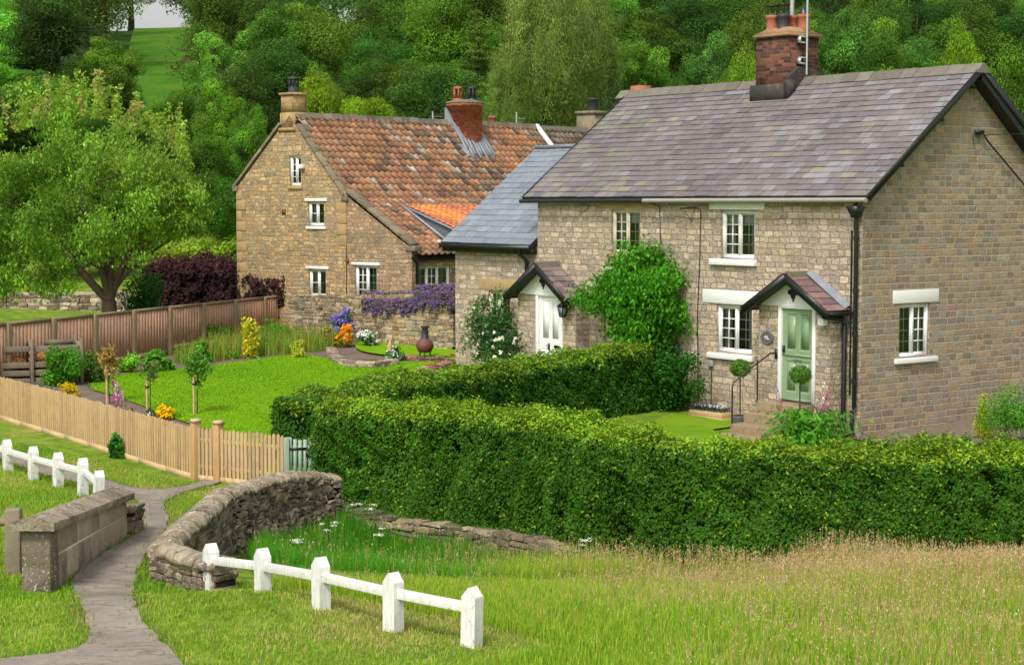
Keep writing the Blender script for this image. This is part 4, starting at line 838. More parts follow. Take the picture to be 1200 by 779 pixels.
# catslide dormer with newer bright tiles and a lead cheek
def wcol(u, v):
    k = math.exp(-((u-.5-.5*(2.6-v))**2)/.5); return (pick([lin(196, 118, 80), lin(184, 106, 74), lin(206, 126, 86)])*(1-.75*k)+pick([lin(226, 146, 62), lin(232, 160, 80)])*.75*k)*math.exp(R.normal(0, .1))
m = MB(); pantiles(m, (2.06, -3.2, 3.9), (1, 0, 0), unit((0, 2.66, .9)), 4.2, 2.8, .25, .24, wcol); wg = m.build('dormer_roof', PANT, farm)
DLEAD = mat_plain('dark_lead', lin(96, 102, 110), .55, .2, 4, .3)
m = MB(); m.prism([(2.1, -.52, 4.8), (2.1, -3.06, 3.4), (2.1, -3.06, 3.92)], (.05, 0, 0)); m.build('dormer_cheek', DLEAD, wg)
m = MB(); m.beam((2.05, -.5, 4.83), (2.05, -3.2, 3.93), .09, .05); m.build('lead_edge', LEAD, wg); m = MB(); m.beam((2.0, -.5, 4.86), (1.98, -3.1, 3.42), .17, .03); m.build('lead_valley', LEAD, wg)
m = MB(); m.poly([(2.1, -3.06, 0), (6, -3.06, 0), (6, -3.06, 3.88), (2.1, -3.06, 3.88)]); m.build('dormer_wall', ST_FARM2, farm)
# neighbouring cottage continuing the row
nb = empty('row_cottage', tuple(FM), TF, 'cottage with dark brown pantile roof joining the right end of the farmhouse', 'cottage')
m = MB(); wall_panel(m, (12.02, -2.85, 0), (1, 0, 0), [(0, 0), (5.5, 0), (5.5, 3.4), (0, 3.4)], [], (0, 1, 0)); m.poly([(17.5, -2.85, 0), (17.5, 5.25, 0), (17.5, 5.25, 5.2), (17.5, 2.55, 7.6), (17.5, 0, 5), (17.5, -2.85, 3.4)]); m.poly([(12.02, 5.25, 0), (17.5, 5.25, 0), (17.5, 5.25, 5.2), (12.02, 5.25, 5.2)]); m.build('wall', ST_FARM2, nb)
m = MB(); dcol = lambda u, v: (pick([lin(98, 78, 64), lin(112, 88, 68), lin(84, 70, 60), lin(122, 108, 92)]) if not (u > 2.6 and v > 2.6) else pick([lin(160, 84, 62), lin(148, 76, 58)]))*math.exp(R.normal(0, .1))
pantiles(m, (12.15, 0, 5.04), (1, 0, 0), v1, 5.3, 3.68, .27, .285, dcol); pantiles(m, (12.15, -3.05, 3.29), (1, 0, 0), v2, 5.3, 3.54, .27, .285, dcol); pantiles(m, (12.15, 5.5, 5.1), (1, 0, 0), unit((0, -2.95, 2.55)), 5.3, 3.85, .27, .4, dcol); nr = m.build('roof', PANT, nb)
m = MB(); m.prism([(12.1, 2.36, 7.6), (12.1, 2.45, 7.78), (12.1, 2.65, 7.79), (12.1, 2.74, 7.6)], (5.4, 0, 0)); m.build('ridge_tiles', MOSSY, nr)
m = MB(); m.beam((11.98, 2.5, 7.78), (11.98, 0, 5.2), .16, .14); m.beam((11.98, 0, 5.2), (11.98, -3.05, 3.45), .16, .14); m.build('verge', WHITEOLD, nr)
q = fplane(695, 152, (0, 2.55, 0), (0, 1, 0)); m = MB(); m.box(q[0]-.45, q[0]+.45, 2.1, 3.0, 7, 8.3); m.box(q[0]-.5, q[0]+.5, 2.05, 3.05, 8.3, 8.42); cc = m.build('chimney', OLDSTONE, nb); m = MB(); m.lathe((q[0], 2.55, 8.42), [(.2, 0), (.2, .42), (.23, .44), (.22, .5), (0, .5)], 8); m.build('chimney_pot', DARKPOT, cc)

# ================================================================== STONE WALLS, FENCES, GATE
def arc(path, n=None, ds=.05):
    P = np.asarray(path, float)[:, :2]; d = np.r_[0, np.cumsum(np.linalg.norm(np.diff(P, axis=0), axis=1))]
    return P, d
def on_path(P, d, s):
    x = np.interp(s, d, P[:, 0]); y = np.interp(s, d, P[:, 1]); e = .06; x2 = np.interp(np.minimum(s+e, d[-1]), d, P[:, 0]); y2 = np.interp(np.minimum(s+e, d[-1]), d, P[:, 1]); x1 = np.interp(np.maximum(s-e, 0), d, P[:, 0]); y1 = np.interp(np.maximum(s-e, 0), d, P[:, 1])
    t = np.stack([x2-x1, y2-y1], -1); t = t/(np.linalg.norm(t, axis=-1, keepdims=True)+1e-9); return np.stack([x, y], -1), t
def soft(path, it=2):
    P = np.asarray(path, float)
    for _ in range(it):
        Q = [P[0]]
        for i in range(len(P)-1): Q += [P[i]*.75+P[i+1]*.25, P[i]*.25+P[i+1]*.75]
        Q.append(P[-1]); P = np.array(Q)
    return P
def stonewall(name, path, zt, th, ch, sl, pal, mat, label=None, cat='wall', par=None, zb=None, cope=None, jit=.014, corecol=None):
    """path [(x,y)], zt [z at each point]"""
    P, d = arc(path); L = d[-1]; zt = np.interp(d/L, np.linspace(0, 1, len(zt)), zt) if len(zt) != len(P) else np.asarray(zt, float)
    if zb is not None and len(zb) != len(P): zb = np.interp(d/L, np.linspace(0, 1, len(zb)), zb)
    top = lambda s: np.interp(s, d, zt)
    bot = (lambda s: np.interp(s, d, zb)) if zb is not None else (lambda s: g1(*on_path(P, d, s)[0])-.15)
    root = par or empty(name, (float(P[0][0]), float(P[0][1]), float(bot(0))), 0, label, cat); o0 = vec(P[0][0], P[0][1], bot(0)) if par is None else vec(0, 0, 0)
    m = MB(); r = 0; bs = min(bot(s) for s in np.linspace(0, L, 12)); z = bs
    while z < max(zt):
        h = ch*R.uniform(.7, 1.3); s = -R.uniform(0, sl*.5)
        while s < L:
            ln = sl*R.uniform(.5, 1.6); s0, s1 = max(s, 0)+.006, min(s+ln, L)-.006; s += ln
            if s1-s0 < .04: continue
            sm = (s0+s1)/2; tp = top(sm)
            if z > tp-.02 or z+h < bot(sm): continue
            z1 = min(z+h, tp)-.006; (a, ta), (b, tb) = on_path(P, d, s0), on_path(P, d, s1); na, nb_ = vec(-ta[1], ta[0]), vec(-tb[1], tb[0]); q = th/2*R.uniform(.93, 1.06)
            B = [(*(a-na*q), z), (*(b-nb_*q), z), (*(b+nb_*q), z), (*(a+na*q), z), (*(a-na*q), z1), (*(b-nb_*q), z1), (*(b+nb_*q), z1), (*(a+na*q), z1)]
            m.hexa(np.array(B)-o0+R.uniform(-jit, jit, (8, 3)), pick(pal)*math.exp(R.normal(0, .13)))
        z += h
    m.build('stonework', mat, root, bevel=.012)
    m = MB(); n = max(2, int(L/.4)); S = np.linspace(.02, L-.02, n)
    V = []
    for s in S: c, t = on_path(P, d, s); nn = vec(-t[1], t[0])*(th/2-.035); V += [[*(c-nn), bot(s)], [*(c+nn), bot(s)], [*(c+nn), top(s)-.04], [*(c-nn), top(s)-.04]]
    V = np.array(V)-o0; F = []
    for i in range(n-1): F += [[i*4+k, i*4+(k+1) % 4, (i+1)*4+(k+1) % 4, (i+1)*4+k] for k in range(4)]
    F += [[0, 1, 2, 3], [4*n-4, 4*n-3, 4*n-2, 4*n-1]]; m.add(V, F); m.build('wall_core', corecol or DARKCORE, root)
    if cope:
        cwd, chh, cl, shape = cope; m = MB(); s = 0
        while s < L-.03:
            ln = min(cl*R.uniform(.7, 1.35), L-s); V = []
            pr = {'round': [(-.5, -.15), (-.5, .35), (-.33, .8), (0, 1), (.33, .8), (.5, .35), (.5, -.15)], 'flat': [(-.5, 0), (-.5, .9), (0, 1.05), (.5, .9), (.5, 0)], 'saddle': [(-.5, 0), (-.5, .5), (0, 1.0), (.5, .5), (.5, 0)]}[shape]
            jz = R.uniform(-.02, .02); jw = R.uniform(.9, 1.08); e = .006
            for ss in (s+e, s+e+.02, s+ln-e-.02, s+ln-e):
                c, t = on_path(P, d, ss); nn = vec(-t[1], t[0]); sh = .93 if ss in (s+e, s+ln-e) else 1
                V += [[*(c+nn*p*cwd*jw*sh), top(ss)+q*chh*(sh if q > 0 else 1)+jz] for p, q in pr]
            k = len(pr); V = np.array(V)-o0+R.uniform(-.011, .011, (4*k, 3)); F = [[i*k+j, i*k+(j+1) % k, (i+1)*k+(j+1) % k, (i+1)*k+j] for i in range(3) for j in range(k)]; col = W3*math.exp(R.normal(0, .15))
            m.add(V, F, col); m.add(V[:k], [list(range(k))], col); m.add(V[-k:], [list(range(k))], col); s += ln
        m.build('coping', LICHEN, root)
    return root
PGREY = [lin(150, 138, 116)/.6, lin(128, 118, 100)/.6, lin(168, 152, 124)/.6, lin(120, 106, 86)/.6]
RUB = mat_lichen('rubble_stone', vec(.66, .66, .66), amt=.6)
A0, A1 = at(343, 346, 54.3), at(536, 344, 50.8)
stonewall('garden_wall', soft([A0[:2], ((A0+A1)/2)[:2]+vec(0, .1), A1[:2]]), [A0[2], (A0[2]+A1[2])/2+.02, A1[2]], .4, .11, .26, [lin(176, 158, 128)*1.6, lin(156, 140, 116)*1.6, lin(190, 172, 140)*1.5, lin(134, 120, 98)*1.5, lin(170, 140, 100)*1.5], RUB, 'low drystone garden wall below the farmhouse windows draped in purple flowers', 'wall') if False else \
stonewall('garden_wall', [A0[:2], A1[:2]], [A0[2], A1[2]], .4, .11, .26, [lin(176, 158, 128)*1.6, lin(156, 140, 116)*1.6, lin(190, 172, 140)*1.5, lin(134, 120, 98)*1.5, lin(170, 140, 100)*1.5], RUB, 'low drystone garden wall below the farmhouse windows draped in purple flowers', 'wall')
B0, B1 = at(-40, 344, 60), at(168, 341, 60)
stonewall('field_wall', [B0[:2], B1[:2]], [B0[2], B1[2]], .45, .13, .26, [lin(186, 168, 146)*1.6, lin(150, 132, 112)*1.5, lin(204, 188, 166)*1.5, lin(120, 98, 76)*1.5], RUB, 'drystone field wall behind the trunk of the big cherry tree', 'wall', zb=[.9, .9])
# hedge foot retaining wall
HF = [(-3.5, 29.6), (-2.5, 29.2), (-1.75, 28.7), (-.6, 28.0), (.5, 26.9), (1.4, 25.85), (2.2, 25.1), (3.6, 24.75), (5.4, 24.6), (8, 24.7), (10, 25)]
stonewall('retaining_wall', HF, [.0, -.15, -.24, -.24, -.2, -.28, -.3, -.3, -.3, -.3, -.3], .4, .1, .27, [lin(150, 134, 108)*1.5, lin(124, 110, 88)*1.5, lin(168, 148, 116)*1.4, lin(112, 104, 84)*1.5], RUB, 'mossy drystone retaining wall at the foot of the long front hedge', 'wall', zb=[-1.1]*11, jit=.03)
# bridge parapet on the left of the path
e0, e1 = vec(-5.88, 21.5), vec(-5.75, 25.3); dv = (e1-e0)/np.linalg.norm(e1-e0); Lp = float(np.linalg.norm(e1-e0)); az = math.atan2(dv[1], dv[0])
lp = empty('bridge_parapet', (float(e0[0]), float(e0[1]), .25), az, 'ashlar parapet with heavy lichened coping on the left of the footpath', 'parapet')
zt0, zt1 = .92, .66; ztf = lambda x: zt0+(zt1-zt0)*x/Lp-.25
ASH = mat_plain('stained_ashlar', lin(176, 162, 140), .95, .4, 5, .8, usecol=True, dirt=lin(98, 86, 68), dirtamt=.75)
for r_, (f0, f1) in enumerate(((-.35, .47), (.48, 1.0))):
    m = MB(); x = .35; k = 0
    while x < Lp-.02:
        ln = .42+.2*((k*7+r_*3) % 3)/2; x1 = min(x+ln, Lp); zl = lambda q, f: (-.35 if f < 0 else ztf(q)*f)
        P = [[x+.011, -.17, zl(x, f0)], [x1-.009, -.17, zl(x1, f0)], [x1-.009, .17, zl(x1, f0)], [x+.011, .17, zl(x, f0)], [x+.011, -.17, zl(x, f1)-.02], [x1-.009, -.17, zl(x1, f1)-.02], [x1-.009, .17, zl(x1, f1)-.02], [x+.011, .17, zl(x, f1)-.02]]
        m.hexa(np.array(P)+R.uniform(-.004, .004, (8, 3)), pick([vec(1, .98, .94), vec(.82, .8, .76), vec(.7, .68, .64), vec(.94, .88, .78)])); x = x1; k += 1
    m.build('ashlar_course', ASH, lp, bevel=.008)
m = MB(); m.hexa([(.36, -.164, -.3), (Lp-.01, -.164, -.3), (Lp-.01, .164, -.3), (.36, .164, -.3), (.36, -.164, ztf(.36)-.01), (Lp-.01, -.164, ztf(Lp)-.01), (Lp-.01, .164, ztf(Lp)-.01), (.36, .164, ztf(.36)-.01)]); m.build('mortar_core', mat_plain('pale_mortar', lin(176, 164, 142), .95, .2, 6, .3), lp)
m = MB()
for z0, z1 in ((-.3, .2), (.195, .655)): m.box(-.01, .345, -.18, .18, z0, z1, W3*R.uniform(.62, .72), jit=.008)
m.build('end_pier', LICHEN, lp, bevel=.008)
m = MB(); x = -.12
for x1 in (1.35, 2.7, Lp+.06):
    V = []
    for q in (x+.004, x1-.004):
        z = ztf(q); V += [[q, -.27, z], [q, -.27, z+.1], [q, 0, z+.19], [q, .27, z+.1], [q, .27, z]]
    m.add(np.array(V)+R.uniform(-.006, .006, (10, 3)), [[i, (i+1) % 5, 5+(i+1) % 5, 5+i] for i in range(5)], W3*R.uniform(.85, 1.05)); m.add(np.array(V[:5]), [[0, 1, 2, 3, 4]]); m.add(np.array(V[5:]), [[0, 1, 2, 3, 4]]); x = x1
m.build('coping', LICHEN, lp, bevel=.012)
stonewall('wall_stub', [(-5.72, 25.62), (-5.66, 25.95)], [.52, .5], .42, .13, .3, [lin(140, 126, 104)*1.5, lin(118, 104, 84)*1.5], RUB, 'rough rubble stub of wall at the far end of the ashlar parapet', 'wall', zb=[-.2, -.2], jit=.03)
# curved parapet on the right
pA, pB, pC, pD = at(188, 634, 22.5), at(260, 573, 26.0), at(266, 652, 21.5), at(392, 562, 29.2)
DKP = [lin(146, 130, 112)*1.6, lin(126, 113, 98)*1.6, lin(160, 142, 120)*1.6, lin(112, 97, 85)*1.6, lin(170, 156, 134)*1.6]
cr = empty('curved_parapet', (float(pA[0]), float(pA[1]), 0), 0, 'dark rubble bridge parapet with rounded coping bending from path to hedge', 'parapet')
cr.location = (0, 0, 0)
near = soft([pC[:2], (pA*.45+pC*.55)[:2]+vec(-.02, -.06), pA[:2]+vec(.12, .02)], 1)
stonewall('', [pA[:2]+vec(.02, -.1), (pA*.5+pB*.5)[:2], pB[:2]+vec(0, .0)], [pA[2]-.14, (pA[2]+pB[2])/2-.14, pB[2]-.14], .32, .085, .22, DKP, RUB, par=cr, zb=[-.3, -.9, -1.2], cope=(.4, .14, .1, 'round'))
stonewall('', soft([pA[:2]+vec(.1, -.02), (pA*.5+pC*.5)[:2]+vec(0, -.03), pC[:2]], 1), [pA[2]-.15, pA[2]-.16, (pA[2]+pC[2])/2-.16, pC[2]-.16], .36, .075, .15, DKP, RUB, par=cr, zb=[-.3]*4, cope=(.42, .14, .22, 'round'))
stonewall('', [pB[:2]+vec(-.05, .1), at(300, 556, 27.2)[:2], at(335, 552, 28.1)[:2], at(362, 554, 28.7)[:2], pD[:2]], [pB[2]-.15, .54, .52, .44, .3], .42, .07, .13, DKP, RUB, par=cr, zb=[-1.3, -1.25, -1.25, -1.2, -1.1, -1], cope=(.44, .12, .12, 'round'), jit=.034)
# knee-rail fences with white posts
def knee_rail(name, pts, label, hgt, lean=None, rh=.1):
    root = empty(name, (float(pts[0][0]), float(pts[0][1]), float(pts[0][2])), 0, label, 'rail fence'); o = np.array(pts[0]); pts = [np.array(p) for p in pts]; Pt = []
    for i, p in enumerate(pts):
        d = pts[min(i+1, len(pts)-1)]-pts[max(i-1, 0)]; d[2] = 0; d = unit(d); n = vec(-d[1], d[0], 0); hw = .088; hd = .07; h = hgt[i]; q = p-o; m = MB(); ln = np.array(lean[i] if lean else (0, 0, 0), float)+vec(R.normal(0, .012), R.normal(0, .012), 0)
        b = [q-d*hw-n*hd+vec(0, 0, -.3), q+d*hw-n*hd+vec(0, 0, -.3), q+d*hw+n*hd+vec(0, 0, -.3), q-d*hw+n*hd+vec(0, 0, -.3)]; t = [x+vec(0, 0, .3+h-.1)+ln for x in b]
        V = np.array(b+t+[q-n*hd+vec(0, 0, h)+ln, q+n*hd+vec(0, 0, h)+ln]); m.add(V, [[3, 2, 1, 0], [1, 2, 6, 5], [3, 0, 4, 7], [5, 6, 9, 8], [7, 4, 8, 9]]); m.add(V, [[0, 1, 5, 8, 4], [2, 3, 7, 9, 6]]); m.build('post', WHITEOLD, root, bevel=.008); Pt.append((q+ln*.8, h, n))
    for i in range(len(pts)-1):
        (q0, h0, n0), (q1, h1, n1) = Pt[i], Pt[i+1]; m = MB(); d = unit(q1-q0); m.beam(q0+vec(0, 0, h0-.22)+d*.05-n0*.0, q1+vec(0, 0, h1-.22)+d*(.03), .07, rh); m.build('rail', WHITEOLD, root, bevel=.006)
    return root
knee_rail('knee_rail_fence', [G(248, 694), G(308, 694), G(377, 713), G(461, 739), G(552, 757)], 'white knee rail fence in the long grass right of the footpath', [.62, .53, .58, .62, .61])
kp = [G(-18, 541), G(10, 551), G(38.5, 562), G(68, 571), G(97, 581), G(114, 590)]
knee_rail('knee_rail_fence', kp, 'white knee rail fence between path and bank left of the parapet', [.58, .58, .6, .61, .64, .56], [(0, 0, 0)]*5+[(.06, -.12, 0)])
e = empty('field_fence', tuple(float(q) for q in G(17, 672)), 0, 'grey weathered gatepost with round rail left of the ashlar parapet', 'fence')
m = MB(); m.box(-.1, .1, -.09, .09, -.3, .84, jit=.012); m.build('post', GREYWOOD, e, bevel=.02); m = MB(); m.tube([(-1.9, .0, .7), (-1.2, .0, .685), (-.08, 0, .67)], .055, 8); m.build('rail', GREYWOOD, e, smooth=True)
# picket fence
def picket(name, p0, p1, label, h=.98, sp=.098, posts=(), caps=()):
    p0, p1 = np.array(p0[:2]), np.array(p1[:2]); L = float(np.linalg.norm(p1-p0)); d = (p1-p0)/L; o = vec(p0[0], p0[1], 0); root = empty(name, (float(p0[0]), float(p0[1]), 0), math.atan2(d[1], d[0]), label, 'picket fence')
    zg = lambda x: g1(*(p0+d*x)); m = MB(); x = .03
    while x < L-.02:
        z = zg(x); hh_ = h+R.uniform(-.018, .018); w2 = .031; tl = R.uniform(-.004, .004); c = pick([vec(1, .98, .95), vec(.9, .88, .84), vec(1, .95, .88), vec(.8, .77, .72)])
        m.add([[x-w2, -.01, z+.05], [x+w2, -.01, z+.05], [x+w2+tl, -.01, z+hh_-.03], [x+tl, -.01, z+hh_], [x-w2+tl, -.01, z+hh_-.03], [x-w2, .01, z+.05], [x+w2, .01, z+.05], [x+w2+tl, .01, z+hh_-.03], [x+tl, .01, z+hh_], [x-w2+tl, .01, z+hh_-.03]], [[0, 1, 2, 3, 4], [9, 8, 7, 6, 5]], c)
        V = m.v[-1]; m.add(V, [[1, 6, 7, 2], [2, 7, 8, 3], [3, 8, 9, 4], [4, 9, 5, 0]], c*.95); x += sp*R.uniform(.94, 1.06)
    m.build('picket_panel', NEWWOOD, root)
    for hz in (.25, .74):
        m = MB(); n = 8
        for i in range(n): a, b = L*i/n, L*(i+1)/n; m.beam((a, .035, zg(a)+hz), (b, .035, zg(b)+hz), .045, .085)
        m.build('rail', NEWWOOD, root)
    m = MB(); n = 10
    for i in range(n): a, b = L*i/n, L*(i+1)/n; m.beam((a, .0, zg(a)+.03), (b, .0, zg(b)+.03), .025, .14)
    m.build('gravel_board', NEWWOOD, root)
    for x in posts: m = MB(); z = zg(x); m.box(x-.045, x+.045, .012, .11, z-.2, z+h-.06); m.build('post', POSTWOOD, root, bevel=.006)
    for x in caps:
        m = MB(); z = zg(x); m.box(x-.075, x+.075, -.05, .1, z-.2, z+h+.1, vec(.9, .78, .68)); pp = m.build('post', NEWWOOD, root, bevel=.006); m = MB(); m.hexa([(x-.095, -.07, z+h+.1), (x+.095, -.07, z+h+.1), (x+.095, .12, z+h+.1), (x-.095, .12, z+h+.1), (x-.06, -.04, z+h+.15), (x+.06, -.04, z+h+.15), (x+.06, .09, z+h+.15), (x-.06, .09, z+h+.15)]); m.build('post_cap', NEWWOOD, pp)
    return root
q0, q1, q2 = G(-45, 474), G(229, 562), G(336, 578); 
q2 = at(336, 576, 30.9)
ll = float(np.linalg.norm(q1[:2]-q0[:2]))
picket('picket_fence', q0, q1, 'pale new wood picket fence along the lawn left of the capped posts', posts=[ll-1.9*i for i in range(1, 7)], caps=[ll-.02])
l2 = float(np.linalg.norm(q2[:2]-q1[:2])); picket('picket_fence', q1+vec(.06, -.04, 0), q2, 'short picket fence run between the capped posts and the green gate', posts=[1.6, l2-.2], caps=[.5])
# garden gate, pale green
g0, g1_ = at(337, 560, 30.8), at(369, 560, 30.9); gL = float(np.linalg.norm(g1_-g0)); zb_ = -.13
ge = empty('garden_gate', (float(g0[0]), float(g0[1]), zb_), math.atan2(g1_[1]-g0[1], g1_[0]-g0[0]), 'pale green slatted garden gate between picket fence and front hedge', 'gate')
m = MB(); x = .05
while x < gL: hz = .98-.08*math.sin(min(1, x/gL)*math.pi); m.box(x-.032, x+.032, -.01, .01, .06, hz); x += .088
m.build('gate_slats', GATE_P, ge)
for z in (.25, .72): m = MB(); m.box(0, gL, .012, .045, z, z+.08); m.build('gate_rail', GATE_P, ge)
m = MB(); m.box(-.06, .03, -.05, .05, -.1, .95); m.build('gate_post', GATE_P, ge, bevel=.006); m = MB(); m.box(gL-.03, gL+.06, -.05, .05, -.1, .95); m.build('gate_post', GATE_P, ge, bevel=.006)
m = MB(); m.box(0, .34, -.022, -.011, .73, .77); m.build('hinge', BLACK, ge); m = MB(); m.box(gL-.16, gL-.05, -.03, -.011, .6, .7); m.build('latch', BLACK, ge)
# tall boarded fence
bp = [(-15.7, 37.2)]; f0, f1 = vec(-12.9, 43.7), vec(-7.25, 58.0); dF = (f1-f0)/np.linalg.norm(f1-f0); f0 = f0-dF*5; LF = float(np.linalg.norm(f1-f0))
bf = empty('board_fence', (float(f0[0]), float(f0[1]), 0), math.atan2(dF[1], dF[0]), 'tall red-brown boarded fence with grey posts behind the garden', 'fence')
nz = 11; seg = LF/nz; ztop = lambda x: 1.93+.0*x
for i in range(nz):
    m = MB(); x = i*seg+.06; zb1 = g1(*(f0+dF*(i*seg+seg/2)))+.1
    while x < (i+1)*seg-.06:
        w2 = min(.15, (i+1)*seg-.06-x); m.box(x, x+w2-.006, -.012+R.uniform(-.004, .004), .012, zb1+.12, ztop(x)-.06, pick([vec(1, 1, .98), vec(.92, .88, .86), vec(1.05, .98, .92), vec(.85, .85, .84), vec(1, .92, .86)])); x += w2
    m.build('board_panel', FENCEWOOD, bf)
    m = MB(); m.beam((i*seg, 0, ztop(0)-.03), ((i+1)*seg, 0, ztop(0)-.03), .09, .07); m.build('capping_rail', POSTWOOD, bf)
    m = MB(); m.beam((i*seg, 0, zb1+.04), ((i+1)*seg, 0, zb1+.04), .05, .14); m.build('gravel_board', POSTWOOD, bf)
for i in range(nz+1): m = MB(); x = i*seg; m.box(x-.075, x+.075, -.1, .08, g1(*(f0+dF*x))-.2, ztop(x)+(.12 if i == nz else -.005)); m.build('post', POSTWOOD, bf, bevel=.01)
# compost bays
cb0 = G(-30, 452); ce = empty('compost_bay', (float(cb0[0]), float(cb0[1]), float(cb0[2])), RD(20), 'silvered plank compost bays heaped with straw beside the picket fence', 'compost bin')
for (x0, x1, n, zt) in ((0, 1.35, 5, 1.0), (1.45, 2.55, 5, 1.08)):
    for k in range(n):
        if k == n-2: continue
        m = MB(); z = .08+k*.2; m.beam((x0, 0, z), (x1, R.uniform(-.02, .02), z+R.uniform(-.02, .02)), .035, .14); m.build('front_plank', GREYWOOD, ce, bevel=.006)
    for k in range(n): m = MB(); z = .08+k*.2; m.beam((x0, 1.3, z+.05), (x1, 1.3, z+.05), .035, .15); m.build('back_plank', GREYWOOD, ce)
    for k in range(n): m = MB(); z = .08+k*.2; m.beam((x1+.04, .05, z+.05), (x1+.04, 1.3, z+.05), .035, .15); m.build('side_plank', GREYWOOD, ce)
for x in (-.03, 1.4, 2.62):
    for y in (-.04, 1.34): m = MB(); m.box(x-.04, x+.04, y-.04, y+.04, -.1, 1.12); m.build('post', GREYWOOD, ce, bevel=.008)
m = MB(); m.tube([(.45, -.06, 1.1), (.5, -.08, .5), (.58, -.07, .05)], .012, 5); m.build('rope', PETAL, ce)
for (x0, x1) in ((.05, 1.3), (1.5, 2.5)):
    he = empty('straw_heap', (0, 0, 0)); 
    m = MB(); nn = 2500; c = cb0+vec(math.cos(RD(20))*(x0+x1)/2-math.sin(RD(20))*.65, math.sin(RD(20))*(x0+x1)/2+math.cos(RD(20))*.65, 0)
    P = R.uniform(-.5, .5, (nn, 3))*vec((x1-x0)*.95, 1.1, 0); P[:, 2] = .25+.62*np.cos(P[:, 0]/(x1-x0)*2.2)*np.cos(P[:, 1]*1.6)*R.uniform(.75, 1, nn); cs_, sn_ = math.cos(RD(20)), math.sin(RD(20)); P = np.stack([c[0]+P[:, 0]*cs_-P[:, 1]*sn_, c[1]+P[:, 0]*sn_+P[:, 1]*cs_, c[2]+P[:, 2]], 1)
    m.quads(leaf_quads(P, np.tile(vec(0, -.3, 1), (nn, 1)), .16, .03, .4), vary(lin(176, 130, 84), nn, .25, .05)); bpy.data.objects.remove(he); o = m.build('straw_heap', PETAL); tag(o, 'brown straw heap in the %s compost bay' % ('left' if x0 < 1 else 'right'), 'compost heap', 'straw heaps in the compost bays', 'stuff')

